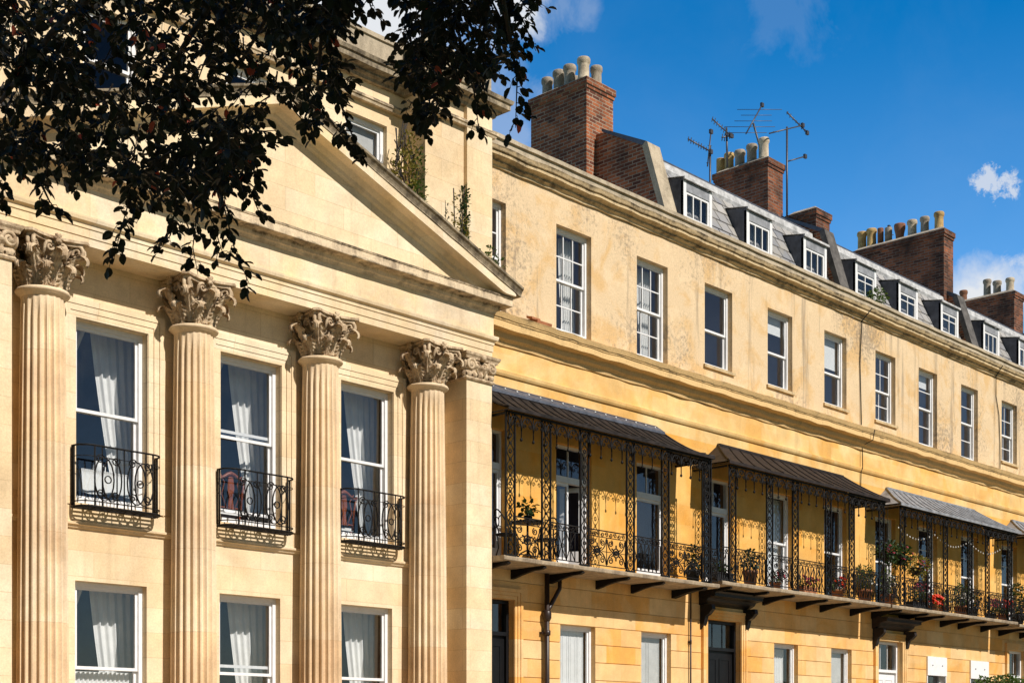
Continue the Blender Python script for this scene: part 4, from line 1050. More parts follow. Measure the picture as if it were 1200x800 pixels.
    # bowed window guards
    for x in WX:
        m = MB(); plan = []
        hw = 0.66; yb, yf = 17.93, 17.67
        plan = [(x-hw, yb)] + [(x-hw+0.20*(1-math.cos(t*PI/10)), yf+0.20-0.20*math.sin(t*PI/10) ) for t in range(6)] + [(x+hw-0.20*(1-math.cos(t*PI/10)), yf+0.20-0.20*math.sin(t*PI/10)) for t in range(5, -1, -1)] + [(x+hw, yb)]
        plan = [(px, min(py, yb)) for px, py in plan]
        zb, zt = 4.90, 5.74
        m.tube([(p[0], p[1], zt) for p in plan], 0.014, 5); m.tube([(p[0], p[1], zt-0.15) for p in plan], 0.006, 4)
        m.tube([(p[0], p[1], zb) for p in plan], 0.018, 5); m.tube([(p[0], p[1], zb+0.07) for p in plan], 0.010, 4)
        for k in range(5):
            yy = yf+0.04+0.065*k; ins = 0.10 if k == 0 else 0.03
            m.box(x-hw+ins, x+hw-ins, yy-0.011, yy+0.011, zb-0.006, zb+0.006)
        for px in (x-hw+0.03, x+hw-0.03): m.box(px-0.012, px+0.012, yf+0.15, yb+0.06, zb-0.016, zb-0.006)
        for px, py in ((x-hw, yb), (x+hw, yb), (x-hw, yf+0.2), (x+hw, yf+0.2), (x-hw+0.2, yf), (x+hw-0.2, yf)):
            m.tube([(px, py, zb-0.02), (px, py, zt)], 0.012, 5)
        for px in (x-hw, x+hw):
            for yy in (yf+0.25, yb-0.04): m.tube([(px, yy, zb), (px, yy, zt)], 0.008, 4)
        nb = 8
        for k in range(nb+1):
            xx = x-hw+0.2+(2*hw-0.4)*k/nb
            if k % 4 != 2: m.tube([(xx, yf, zb), (xx, yf, zt)], 0.010, 4)
        for cxx in (x-0.255, x+0.255):                 # twin interlaced ovals with scrolls
            for sg in (-1, 1):
                m.tube([(cxx+sg*0.06+0.15*math.cos(t*PI/9), yf-0.004, (zb+zt)/2-0.03+0.30*math.sin(t*PI/9)) for t in range(18)], 0.011, 4, closed=True)
            for sz in (-1, 1):
                m.tube([(p[0], yf, p[1]) for p in scroll(cxx-0.12, (zb+zt)/2+sz*0.24, 0.07, 1.4, 0.5*sz, 12)], 0.010, 4)
                m.tube([(p[0], yf, p[1]) for p in scroll(cxx+0.12, (zb+zt)/2+sz*0.24, 0.07, 1.4, 2.5*sz, 12, -1)], 0.010, 4)
            m.tube([(p[0], yf, p[1]) for p in circ(cxx, (zb+zt)/2-0.03, 0.05)], 0.010, 4, closed=True)
        obj('window_guard', m, MAT['iron'], root)
    return root
centre_building()

# ------------------------------------------------------------------ the terrace
B1 = [18.49, 20.91, 23.37]; B2 = [25.71, 28.14, 30.58]; B3 = [33.02, 35.30, 37.74]; B4 = [40.30, 42.75, 45.1]
def P_(bays, d=0.68): return [p for b in bays for p in (b-d, b+d)]
house(dict(x=(1.15, 8.45), bays=[2.45, 4.85, 7.25], label='plain terraced house before the pedimented one, without balcony or dormers', party=False,
  ground=[(2.0, 3.0, 1.5, 3.89, 'plain'), (4.35, 5.35, 1.5, 3.89, 'plain')], door=(6.7, 7.8, 0.3, 4.25, 'blackpaint', None),
  first=[(1, 2, 2), (1, 2, 2), (1, 2, 2)], second=[(2, 2, 2), (2, 2, 2), (2, 2, 2)], sill2=[9.46, 9.46, 9.46]))
house(dict(x=(18.05, 24.55), bays=B1, label='golden terraced house beside the pediment, under the first dark ribbed canopy, without dormers',
  ground=[(20.51, 21.55, 1.5, 3.89, 'shutter'), (23.0, 24.0, 1.5, 3.89, 'panels')], door=(18.10, 19.20, 0.3, 4.25, 'blackpaint', None),
  first=['plain', 'open', 'plain'], second=[(1, 2, 2), (3, 2, 2), (3, 2, 2)], sill2=[9.46, 9.46, 9.46],
  balcony=dict(slab=(18.06, 24.52, 4.90), posts=[17.95+0.28]+P_(B1)[1:]+[24.12-0.0], styles=[1, 1, 0, 1, 0, 1, 0, 1], canopy=(18.07, 23.47, 18.06, 24.20), left=False, mat='canopydark', curved=1.0, flat=True, seams=0.3),
  chimneys=[(24.06, 24.98, 20.35, 22.0, 12.5, 16.22, [(24.28, 20.62, 0.62, 0.15, 'potcream', 0), (24.72, 20.62, 0.52, 0.14, 'potgrey', 0), (24.34, 21.08, 0.62, 0.15, 'potgrey', 0), (24.4, 21.45, 0.66, 0.15, 'potgrey', 0), (24.45, 21.85, 0.60, 0.14, 'potgrey', 0), (24.75, 21.3, 0.5, 0.14, 'potgrey', 1)])]))
house(dict(x=(24.55, 31.75), bays=B2, label='terraced house with dark brown veranda canopy, black door under a black hood, three dormers', mansard=[25.70, 28.12, 30.55],
  ground=[(27.89, 28.90, 1.5, 3.90, 'plain'), (30.38, 31.34, 1.5, 3.90, 'blind')], door=(25.26, 26.52, 0.3, 4.28, 'blackpaint', 'blackpaint'),
  first=['plain', (1, 1, 1), (1, 1, 1)], second=[(1, 1, 1), (1, 1, 1), (1, 1, 1)], sill2=[9.72, 9.72, 9.72], blinds2={1: 11.05, 2: 10.72},
  balcony=dict(slab=(24.62, 31.70, 4.985), posts=P_(B2, 0.70), styles=[0, 0, 1, 0, 1, 0, 1], canopy=(25.67, 30.86, 24.72, 31.48), mat='canopybrown', curved=0.35, seams=0.5),
  chimneys=[(31.32, 32.02, 20.4, 22.06, 12.5, 16.62, [(31.52, 20.65, 0.72, 0.14, 'potcream', 0), (31.56, 21.05, 0.62, 0.15, 'potgrey', 0), (31.6, 21.45, 0.55, 0.15, 'potgrey', 0), (31.62, 21.8, 0.62, 0.14, 'potyellow', 0), (31.66, 22.1, 0.5, 0.13, 'potyellow', 1)]),
            (31.70, 32.36, 19.22, 20.05, 12.5, 15.12, [])]))
house(dict(x=(31.75, 39.0), bays=B3, label='terraced house with pale grey canopy, white front door and geraniums along its balcony', mansard=[33.0, 35.25, 37.65], dormer_cols=2,
  ground=[(35.20, 36.30, 1.5, 3.88, 'box'), (37.73, 38.86, 1.5, 3.87, 'box')], door=(32.60, 33.84, 0.3, 4.19, 'white', 'canopybrown'),
  first=[(1, 2, 2), (1, 2, 2), (1, 2, 2)], second=[(2, 2, 2), (1, 2, 2), (1, 2, 2)], sill2=[9.72, 9.46, 9.46], blinds2={1: 11.1},
  balcony=dict(slab=(31.78, 38.95, 4.98), posts=P_(B3, 0.70), styles=[1, 0, 1, 0, 1, 0, 1], canopy=(33.04, 37.94, 32.02, 38.92), mat='canopygrey', curved=0.35, seams=0.4),
  chimneys=[(38.62, 39.20, 19.2, 22.1, 12.5, 16.40, [(38.92, 19.5, 0.72, 0.15, 'potyellow', 0), (38.92, 19.95, 0.66, 0.14, 'potgrey', 0), (38.92, 20.35, 0.66, 0.15, 'potcream', 0), (38.92, 20.75, 0.62, 0.15, 'potbrown', 2), (38.92, 21.12, 0.58, 0.12, 'potgrey', 1), (38.92, 21.38, 0.70, 0.10, 'potbrown', 1), (38.92, 21.68, 0.82, 0.16, 'potyellow', 0), (38.92, 22.0, 0.78, 0.15, 'potyellow', 0)])]))
house(dict(x=(39.0, 46.3), bays=B4, label='farthest terraced house, with a white surrounded doorway and dark plants on its balcony', mansard=[40.3, 42.7, 45.1],
  ground=[(42.3, 43.3, 1.5, 3.88, 'plain'), (44.8, 45.8, 1.5, 3.88, 'plain')], door=(40.2, 41.35, 0.3, 4.29, 'white', None),
  first=[(1, 2, 2), (1, 2, 2), (1, 2, 2)], second=[(2, 2, 2), (2, 2, 2), (2, 2, 2)], sill2=[9.72, 9.72, 9.72],
  balcony=dict(slab=(39.05, 46.2, 4.93), posts=P_(B4, 0.70), styles=[1, 0, 1, 0], canopy=(40.4, 45.2, 39.3, 46.1), mat='canopygrey', curved=0.35, seams=0.4),
  chimneys=[(46.05, 46.75, 20.4, 22.6, 12.5, 16.55, [(46.4, 20.7, 0.6, 0.15, 'potcream', 0), (46.4, 21.15, 0.6, 0.15, 'potgrey', 0), (46.4, 21.5, 0.9, 0.14, 'potgrey', 0), (46.4, 22.35, 0.45, 0.14, 'potbrown', 0)])]))
# ------------------------------------------------------------------ leaves
def leaf_quad(m, p, d, nrm, L, W, mi=0):
    d = d.normalized(); s = d.cross(nrm)
    if s.length < 1e-4: s = d.orthogonal()
    s.normalize(); nn = s.cross(d)
    f = nn*(W*0.22); dr = nn*(-L*0.10)
    def q(t, wd, sg, fl, dp): return p+d*(L*t)+s*(sg*W*wd)+f*fl+dr*dp
    vs = [p, q(.20,.36,-1,.8,0), q(.48,.52,-1,1,.2), q(.80,.36,-1,.7,.6), p+d*L+dr, q(.80,.36,1,.7,.6), q(.48,.52,1,1,.2), q(.20,.36,1,.8,0), p+d*L*0.5+dr*0.3]
    m.add(vs, [(0,8,2,1),(8,4,3,2),(0,7,6,8),(8,6,5,4)], mi, True)
def rv(s=1.0): return Vector((rnd.uniform(-1,1), rnd.uniform(-1,1), rnd.uniform(-1,1)))*s
def cluster(m, c, rx, rz, n, L, mi=0, droop=0.2, ry=None):
    c = Vector(c); ry = ry or rx
    for _ in range(n):
        q = rv(); 
        while q.length > 1: q = rv()
        p = c+Vector((q.x*rx, q.y*ry, q.z*rz)); d = Vector((q.x, q.y, q.z*0.6-droop))+rv(0.5)
        leaf_quad(m, p, d, (Vector((0,0,1))+rv(0.7)).normalized(), L*rnd.uniform(0.6,1.2), L*0.6, mi)
def flower(m, p, r, mi):
    for k in range(5):
        a = k*2*PI/5+rnd.random(); d = Vector((math.cos(a), math.sin(a)*0.8-0.3, math.sin(a)*0.7+0.2)); leaf_quad(m, Vector(p), d, Vector((0,-1,0.3)), r, r*0.95, mi)

def potted(at, label, pot_r, pot_h, pot_mat, foliage, blooms=None, fmat='leaf', group=None, name='potted_plant', trough=0.0):
    t = thing(name, at, label, 'plant', group)
    x, y, z = at; m = MB()
    if trough:
        m.box(x-trough, x+trough, y-0.10, y+0.10, z, z+pot_h); m.box(x-trough-0.012, x+trough+0.012, y-0.112, y+0.112, z+pot_h-0.03, z+pot_h+0.005)
    else: m.lathe([(pot_r*0.72,0),(pot_r*0.92,pot_h*0.8),(pot_r*1.05,pot_h*0.82),(pot_r*1.05,pot_h),(pot_r*0.9,pot_h),(pot_r*0.85,pot_h-0.03)], at, 16)
    obj('pot', m, MAT[pot_mat], t)
    m = MB()
    for (dx, dz, rx, rz, n, L) in foliage:
        cluster(m, (x+dx, y, z+pot_h+dz), rx, rz, n, L, 0, 0.1, min(rx, 0.16))
        for k in range(5): m.tube([(x+dx*0.3, y, z+pot_h-0.03), (x+dx+rnd.uniform(-rx, rx)*0.6, y+rnd.uniform(-.08, .08), z+pot_h+dz+rnd.uniform(-.3, .5)*rz)], 0.006, 4)
    obj('foliage', m, MAT[fmat], t)
    if blooms:
        m = MB(); bm, n, spread, zc = blooms
        for k in range(n): flower(m, (x+rnd.uniform(-spread, spread), y-0.05-rnd.random()*0.1, z+pot_h+zc+rnd.uniform(-.09, .11)), 0.07 if bm == 'petalred' else 0.055, 0)
        obj('blooms', m, MAT[bm], t)
    return t

# ------------------------------------------------------------------ things in the windows
def curtain(x, z0, z1, side, label, y=18.36, group='curtains of the pedimented house', hw=0.55, tie=0.18, mat='curtain'):
    m = MB()
    def P(off):
        def f(u, v):
            zz = z1-(z1-z0)*v; q = v
            if side > 0: inner = x+(hw-tie)*min(1, q**1.1)
            else: inner = x-(hw-0.10)*min(1, (q/0.45)**1.2)
            outer = x+side*hw
            xx = inner+(outer-inner)*u
            wv = 0.028*math.sin(u*PI*11+v*0.8)+0.012*math.sin(u*PI*23+1.3)
            return (xx, y+off+wv*(1-0.35*q)+0.03*math.sin(v*3), zz+0.0)
        return f
    m.grid(P(0), 60, 14); m.grid(P(0.006), 60, 14)
    o = obj('curtain', m, MAT[mat], None, (x, y, z0))
    return tag(o, label, 'curtain', group)
cols_ = ['between the two leftmost columns', 'between the middle two columns', 'between the columns nearest the pilaster']
for i, x in enumerate((10.90, 13.30, 15.65)):
    xa = x+0.0
    curtain(xa, 4.8, 7.75, 1, 'white curtain at far side of tall window '+cols_[i], 18.60, hw=0.80, tie=0.30)
    curtain(xa, 4.8, 7.75, -1, 'white curtain at near side of tall window '+cols_[i], 18.60, hw=0.70)
    curtain(xa-0.02, 0.9, 4.1, 1, 'white curtain at far side of ground-floor window '+cols_[i], 18.60, hw=0.80, tie=0.30)
    curtain(xa-0.02, 0.9, 4.1, -1, 'white curtain at near side of ground-floor window '+cols_[i], 18.60, hw=0.70)
m = MB(); m.grid(lambda u, v: (10.36+1.08*u, 18.30+0.018*math.sin(u*PI*30), 2.66-1.0*v), 90, 3); m.grid(lambda u, v: (10.36+1.08*u, 18.305+0.018*math.sin(u*PI*30), 2.66-1.0*v), 90, 3)
tag(obj('net_curtain', m, MAT['linen'], None, (10.9, 18.3, 1.7)), 'white gathered net half curtain across the bottom sash of a ground-floor window', 'curtain')
m = MB(); m.grid(lambda u, v: (28.40+0.45*u, 18.36+0.02*math.sin(u*PI*9), 3.8-2.2*v), 40, 3); m.grid(lambda u, v: (28.40+0.45*u, 18.366+0.02*math.sin(u*PI*9), 3.8-2.2*v), 40, 3)
tag(obj('curtain', m, MAT['linen'], None, (28.6, 18.36, 1.6)), 'pale curtain drawn to one side in the ground-floor window beside the black hooded door', 'curtain')
m = MB(); m.grid(lambda u, v: (27.60+1.12*u, 18.33+0.012*math.sin(u*PI*22), 7.25-2.25*v), 60, 3); m.grid(lambda u, v: (27.60+1.12*u, 18.336+0.012*math.sin(u*PI*22), 7.25-2.25*v), 60, 3)
tag(obj('curtain', m, MAT['linen'], None, (28.1, 18.33, 5.0)), 'white curtain filling the long balcony window under the brown canopy', 'curtain')
for x, s, lab in ((20.91, 1, 'grey lit curtain in the far half of the twelve-pane window nearest the pediment'), (23.37, 1, 'grey curtain in the far half of the second twelve-pane window from the pediment')):
    curtain(x, 9.5, 11.42, s, lab, 18.40, 'curtains in the top floor windows', 0.47, 0.30)

def chair(x, y, z, face, label):
    t = thing('dining_chair', (x, y, z), label, 'chair', 'mahogany chairs in the tall windows')
    def T(px, py): return (x+px, y+py*face)
    m = MB()
    m.box(x-0.24, x+0.24, min(y, y+0.44*face), max(y, y+0.44*face), z+0.42, z+0.47); obj('seat', m, MAT['linen'], t)
    for sx in (-1, 1):
        for py in (0.03, 0.40):
            l = MB(); a = T(sx*0.21, py); l.tube([(a[0], a[1], z), (a[0], a[1], z+0.42)], [0.018, 0.026], 6); obj('leg', l, MAT['wood'], t)
    b = MB()
    for sx in (-1, 1): b.tube([(x+sx*0.22, y+0.0, z+0.44), (x+sx*0.235, y-0.02*face, z+0.75), (x+sx*0.26, y-0.06*face, z+1.0)], [0.022, 0.02, 0.018], 6)
    b.tube([(x+0.27*q, y-0.06*face, z+1.0+0.05*math.cos(q*PI*1.2)) for q in (-1,-.75,-.5,-.25,0,.25,.5,.75,1)], [0.018,0.024,0.026,0.03,0.036,0.03,0.026,0.024,0.018], 6)
    b.prism_y([(x-0.06, z+0.5), (x+0.06, z+0.5), (x+0.03, z+0.68), (x+0.065, z+0.82), (x+0.04, z+1.02), (x-0.04, z+1.02), (x-0.065, z+0.82), (x-0.03, z+0.68)], y-0.045*face-0.01, y-0.045*face+0.01)
    for sx in (-1, 1): b.tube([(x+sx*0.08, y-0.04*face, z+0.52), (x+sx*0.17, y-0.045*face, z+0.72), (x+sx*0.12, y-0.05*face, z+0.9), (x+sx*0.2, y-0.055*face, z+1.02)], 0.012, 5)
    b.tube([(x-0.22, y-0.02*face, z+0.52), (x+0.22, y-0.02*face, z+0.52)], 0.016, 5)
    obj('backrest', b, MAT['wood'], t)
chair(13.20, 18.42, 4.76, 1, 'red mahogany chair with carved back inside the tall window between the middle columns')
chair(15.48, 18.42, 4.76, 1, 'shadowed mahogany chair inside the tall window nearest the pilaster')
t = thing('dining_table', (10.98, 18.5, 4.76), 'table laid with a white cloth inside the tall window with the leftmost guard', 'table')
m = MB(); m.box(10.62, 11.34, 18.32, 18.68, 5.49, 5.52); obj('tabletop', m, MAT['wood'], t)
for xx in (10.68, 11.28):
    for yy in (18.37, 18.63): m = MB(); m.tube([(xx, yy, 4.76), (xx, yy, 5.49)], [0.022, 0.032], 6); obj('leg', m, MAT['wood'], t)
m = MB(); m.box(10.60, 11.36, 18.30, 18.70, 5.522, 5.528)
def drop(a, b):
    for off in (0, 0.005): m.grid(lambda u, v: (a[0]+(b[0]-a[0])*u+off, a[1]+(b[1]-a[1])*u-0.02*v+0.012*math.sin(u*17)*v, 5.526-0.33*v-0.02*math.sin(u*7)*v), 24, 4)
drop((10.60, 18.30), (11.36, 18.30)); drop((10.60, 18.70), (10.60, 18.30)); drop((11.36, 18.30), (11.36, 18.70))
tag(obj('tablecloth', m, MAT['linen'], None, (10.98, 18.5, 5.52)), 'white cloth draped over the table inside the window', 'tablecloth')
m = MB(); m.lathe([(0.05,0),(0.075,0.05),(0.07,0.10),(0.05,0.13),(0.055,0.16),(0.045,0.16),(0.04,0.13)], (10.95, 18.45, 5.528), 14); m.tube([(11.02,18.45,5.64),(11.07,18.45,5.62),(11.07,18.45,5.56),(11.02,18.45,5.55)], 0.008, 5)
tag(obj('jug', m, MAT['linen'], None, (10.95, 18.45, 5.528)), 'white jug standing on the cloth of the window table', 'jug')

# ------------------------------------------------------------------ on the balconies
def bistro_chair(x, y, z, rz, label):
    t = thing('bistro_chair', (x, y, z), label, 'chair', 'iron bistro chairs on the first balcony'); t.rotation_euler = (0, 0, rz)
    def ob(nm, m): 
        b = Vector((x, y, z)); me = bpy.data.meshes.new(nm); o = bpy.data.objects.new(nm, me); C.objects.link(o); o.parent = t
        me.from_pydata([(v[0], v[1], v[2]) for v in m.v], [], m.f); me.materials.append(MAT['iron'])
    m = MB(); m.lathe([(0.18,0.44),(0.20,0.445),(0.20,0.465),(0.18,0.47)], (0,0,0), 18); ob('seat', m)
    for a in range(4):
        th = PI/4+a*PI/2; l = MB(); l.tube([(0.17*math.cos(th),0.17*math.sin(th),0.44),(0.15*math.cos(th),0.15*math.sin(th),0.22),(0.22*math.cos(th),0.22*math.sin(th),0)], 0.013, 5); ob('leg', l)
    b = MB(); b.tube([(0.19*math.cos(q), 0.19*math.sin(q)+0.02, 0.45+0.44*math.sin(q)) for q in [PI*i/12 for i in range(13)]], 0.014, 5)
    b.tube([(x_, 0.19+0.02, z_) for x_, z_ in circ(0, 0.66, 0.09, 12)], 0.011, 4, closed=True)
    for q in range(4): b.tube([(0.09*math.cos(q*PI/2+.78), 0.21, 0.66+0.09*math.sin(q*PI/2+.78)), (0.16*math.cos(q*PI/2+.78), 0.17, 0.68+0.16*math.sin(q*PI/2+.78))], 0.010, 4)
    ob('backrest', b); return t
bistro_chair(18.62, 17.62, 4.90, 1.3, 'black scrolled iron chair on the balcony beside the pilaster')
bistro_chair(19.62, 17.55, 4.90, -1.4, 'black scrolled iron chair on the far side of the bistro table')
t = thing('bistro_table', (19.10, 17.55, 4.90), 'round black iron table on the first balcony', 'table')
m = MB(); m.lathe([(0.28,0.70),(0.30,0.705),(0.30,0.725),(0.28,0.73)], (19.10,17.55,4.90), 22); obj('tabletop', m, MAT['iron'], t)
m = MB(); m.tube([(19.10,17.55,5.0),(19.10,17.55,5.6)], 0.02, 6); obj('stem', m, MAT['iron'], t)
for k in range(3): m = MB(); a = k*2*PI/3+.4; m.tube([(19.10,17.55,5.12),(19.10+.12*math.cos(a),17.55+.12*math.sin(a),5.06),(19.10+.25*math.cos(a),17.55+.25*math.sin(a),4.90)], 0.014, 5); obj('leg', m, MAT['iron'], t)
potted((19.10, 17.55, 5.63), 'small dark spiky plant in a pot standing on the iron table', 0.07, 0.11, 'darkpot', [(0,0.12,0.17,0.14,60,0.11)], None, 'leafdark')
potted((24.05, 17.48, 4.90), 'clipped dark round bush in a pot at the far end of the first balcony', 0.16, 0.28, 'darkpot', [(0,0.24,0.22,0.26,260,0.07)], None, 'leafdark')
potted((24.95, 17.40, 4.985), 'low dark planter trough by the first window under the brown canopy', 0.16, 0.2, 'darkpot', [(0,0.10,0.28,0.12,120,0.07)], None, 'leafdark', trough=0.3)
potted((26.05, 17.42, 4.985), 'leafy plant in a dark red tub near the black hooded door', 0.17, 0.34, 'potbrown', [(0,0.2,0.22,0.24,160,0.09)], None, 'leafdark')
potted((27.0, 17.40, 4.985), 'small pot of deep pink flowers under the middle of the brown canopy', 0.13, 0.16, 'terracotta', [(0,0.10,0.2,0.12,80,0.06)], ('petalpink', 10, 0.18, 0.14))
potted((28.3, 17.40, 4.985), 'trough of mixed pink flowers before the curtained balcony window', 0.13, 0.16, 'terracotta', [(0,0.10,0.3,0.12,110,0.06)], ('petalpink', 14, 0.28, 0.14), trough=0.28)
potted((29.65, 17.40, 4.985), 'pot of orange-red flowers beneath the far half of the brown canopy', 0.16, 0.2, 'terracotta', [(0,0.12,0.26,0.15,110,0.07)], ('petalred', 16, 0.2, 0.16))
potted((30.95, 17.42, 4.985), 'tall green shrub in a pot at the far end of the brown-canopied balcony', 0.17, 0.3, 'terracotta', [(0,0.32,0.24,0.32,240,0.07)], ('petalwhite', 6, 0.16, 0.2))
potted((32.05, 17.42, 4.98), 'pale flowering shrub on the near end of the grey-canopied balcony', 0.17, 0.28, 'terracotta', [(0,0.3,0.28,0.34,240,0.07)], ('petalwhite', 16, 0.22, 0.3))
potted((33.45, 17.38, 4.98), 'trough of dark red geraniums on the grey-canopied balcony', 0.15, 0.18, 'darkpot', [(0,0.26,0.45,0.20,240,0.07)], ('petalpink', 40, 0.4, 0.36), trough=0.36)
potted((34.15, 17.30, 4.98), 'bright orange-red geraniums spilling through the railing', 0.14, 0.16, 'terracotta', [(0,0.10,0.30,0.13,120,0.06)], ('petalred', 46, 0.3, 0.12))
potted((35.0, 17.40, 4.98), 'yellow-green leafy plant beside the bright geraniums', 0.15, 0.18, 'terracotta', [(0,0.16,0.30,0.18,180,0.07)], ('petalwhite', 5, 0.2, 0.2), 'leafyellow')
potted((36.0, 17.42, 4.98), 'shrub with white blooms in the middle of the grey-canopied balcony', 0.16, 0.26, 'terracotta', [(0,0.3,0.34,0.3,240,0.075)], ('petalwhite', 16, 0.26, 0.22))
potted((36.7, 17.42, 4.98), 'dark green shrub beside the white-blooming one', 0.16, 0.26, 'darkpot', [(0,0.28,0.3,0.3,220,0.07)], None, 'leafdark')
potted((38.55, 17.38, 4.98), 'vivid red geranium at the far end of the grey-canopied balcony', 0.16, 0.2, 'terracotta', [(0,0.22,0.28,0.2,130,0.07)], ('petalred', 50, 0.24, 0.26))
potted((37.75, 17.40, 4.98), 'dark pink geraniums near the far end of the grey-canopied balcony', 0.15, 0.18, 'darkpot', [(0,0.2,0.32,0.18,150,0.07)], ('petalpink', 24, 0.3, 0.26))
potted((39.6, 17.45, 4.94), 'broad dark leafy bush on the farthest balcony', 0.2, 0.3, 'darkpot', [(0,0.4,0.45,0.5,420,0.09)], None, 'leafdark')

def basket(x, y, z, ztop, label, fm):
    t = thing('hanging_basket', (x, y, z), label, 'plant', 'hanging baskets under the grey canopy')
    m = MB(); m.lathe([(0.03,-0.18),(0.13,-0.12),(0.19,0.0),(0.20,0.01),(0.18,0.01)], (x, y, z), 16); obj('bowl', m, MAT['darkpot'], t)
    m = MB()
    for a in range(3): m.tube([(x+0.19*math.cos(a*2.09), y+0.19*math.sin(a*2.09), z), (x, y, z+0.42)], 0.004, 4)
    m.tube([(x, y, z+0.42), (x, y, ztop)], 0.005, 4); obj('chain', m, MAT['iron'], t)
    m = MB(); cluster(m, (x, y, z+0.08), 0.30, 0.24, 260, 0.085); cluster(m, (x, y, z-0.1), 0.26, 0.2, 120, 0.07); obj('foliage', m, MAT[fm], t)
    m = MB()
    for k in range(12): flower(m, (x+rnd.uniform(-.22,.22), y-rnd.uniform(.05,.22), z+rnd.uniform(-.1,.25)), 0.04, 0)
    obj('blooms', m, MAT['petalpink'], t)
basket(31.75, 17.25, 6.20, 7.40, 'hanging basket of dark trailing leaves at the near corner of the grey canopy', 'leafdark')
basket(33.35, 17.30, 6.00, 7.40, 'hanging basket of yellow-green leaves under the grey canopy', 'leafyellow')
basket(32.35, 17.22, 6.18, 7.40, 'smaller dark hanging basket close behind the near corner basket', 'leafdark')

def lights(xa, xb, y, za, sag, n, label):
    m = MB(); pts = [(xa+(xb-xa)*i/40, y, za-sag*abs(math.sin(i/40*PI*3))) for i in range(41)]; m.tube(pts, 0.004, 4)
    for i in range(n):
        q = (i+.5)/n; m.lathe([(0.006,0.02),(0.014,0.0),(0.014,-0.015),(0.004,-0.03)], (xa+(xb-xa)*q, y, za-sag*abs(math.sin(q*PI*3))-0.03), 8, 1)
    return tag(obj('string_lights', m, [MAT['iron'], MAT['bulb']], None, ((xa+xb)/2, y, za)), label, 'lights')
lights(32.4, 38.3, 17.35, 7.0, 0.22, 40, 'string of pale bulbs looped under the grey canopy')
lights(39.2, 41.5, 17.3, 5.95, 0.03, 20, 'straight string of pale bulbs across the farthest balcony')

# downpipes and cables
def pipe(pts, r, label, rings=True, mat='pipe'):
    m = MB(); m.tube(pts, r, 8)
    if rings and len(pts) == 2:
        a, b = Vector(pts[0]), Vector(pts[1]); L = (b-a).length
        for k in range(1, int(L/1.1)+1):
            p = a.lerp(b, k*1.1/L) if k*1.1 < L else b
            m.lathe([(r*1.05,-0.05),(r*1.35,-0.045),(r*1.35,0.045),(r*1.05,0.05)], tuple(p), 10); m.box(p.x-r*2.2, p.x+r*2.2, p.y+r*0.6, 17.995, p.z-0.02, p.z+0.02)
    return m
m = pipe([(20.02, 17.90, 4.79), (20.02, 17.90, 0.12)], 0.05, ''); m.lathe([(0.05,-0.12),(0.085,-0.05),(0.085,0.06),(0.06,0.1)], (20.02, 17.90, 4.02), 10)
m.tube([(20.42, 17.93, 4.72), (20.40, 17.92, 4.55), (20.10, 17.90, 4.18), (20.02, 17.90, 4.08)], 0.042, 8)
tag(obj('downpipe', m, MAT['pipe'], None, (20.02, 17.9, 0.12)), 'brown iron downpipe with a slanting branch below the first balcony', 'pipe')
m = pipe([(24.62, 17.95, 4.85), (24.62, 17.95, 0.12)], 0.018, '')
tag(obj('downpipe', m, MAT['pipe'], None, (24.62, 17.93, 0.12)), 'thin dark pipe beside the black hooded door', 'pipe')
m = MB(); m.tube([(31.78, 17.62, 9.3), (31.77, 17.66, 9.05), (31.76, 17.95, 8.95), (31.75, 17.93, 8.4), (31.74, 17.97, 8.3), (31.72, 17.975, 7.6)], 0.012, 5)
tag(obj('cable', m, MAT['iron'], None, (31.75, 17.97, 8.0)), 'black cable running down the golden wall between the brown and grey canopies', 'cable')
m = MB(); m.tube([(31.8, 17.70, 12.3), (31.76, 17.96, 12.02), (31.70, 17.975, 11.0), (31.74, 17.97, 10.0), (31.75, 17.965, 9.46)], 0.014, 5)
tag(obj('cable', m, MAT['iron'], None, (31.75, 17.97, 10.5)), 'thin black cable down the top-floor wall below the slanted coping of the middle roofs', 'cable')
m = MB(); m.tube([(39.2, 17.70, 12.3), (39.3, 17.95, 12.05), (39.36, 17.975, 11.5), (39.55, 17.975, 11.0), (39.62, 17.975, 10.2), (39.6, 17.965, 9.46)], 0.013, 5); 
tag(obj('cable', m, MAT['iron'], None, (39.4, 17.97, 9.5)), 'thin black cable straggling down from the cornice by the farthest windows', 'cable')
m = MB(); m.prism_x([(17.72, 9.36), (17.95, 9.43), (17.94, 9.47), (17.71, 9.41)], 19.55, 19.95); m.prism_x([(17.76, 9.42), (17.9, 9.46), (17.9, 9.50), (17.76, 9.46)], 19.45, 19.68)
tag(obj('broken_tile', m, MAT['terracotta'], None, (19.75, 17.8, 9.4)), 'broken red tile lying on the band cornice', 'tile')

# ------------------------------------------------------------------ television aerials
def aerial(mast, booms, label):
    """mast: its points; booms: (from, to, number of rods, half length, rod direction, rod radius)"""
    t = thing('tv_aerial', mast[0], label, 'aerial', 'television aerials on the roofs')
    m = MB(); m.tube(mast, 0.026, 6); obj('mast', m, MAT['steel'], t)
    for a, b, n, hl, dr, er in booms:
        m = MB(); a, b = Vector(a), Vector(b); m.tube([a, b], 0.018, 5); d = Vector(dr).normalized() if dr else (b-a).normalized().cross(Vector((0,0,1))).normalized()
        for k in range(n):
            p = a.lerp(b, (k+0.2)/n); h = d*hl*(0.8+0.2*math.sin(k*1.7)); m.tube([p-h, p+h], er, 4)
        m.box(b.x-0.05, b.x+0.05, b.y-0.03, b.y+0.03, b.z-0.05, b.z+0.05)
        obj('boom', m, MAT['steel'], t)
    return t
E_ = (0.684, -0.729, 0.0)
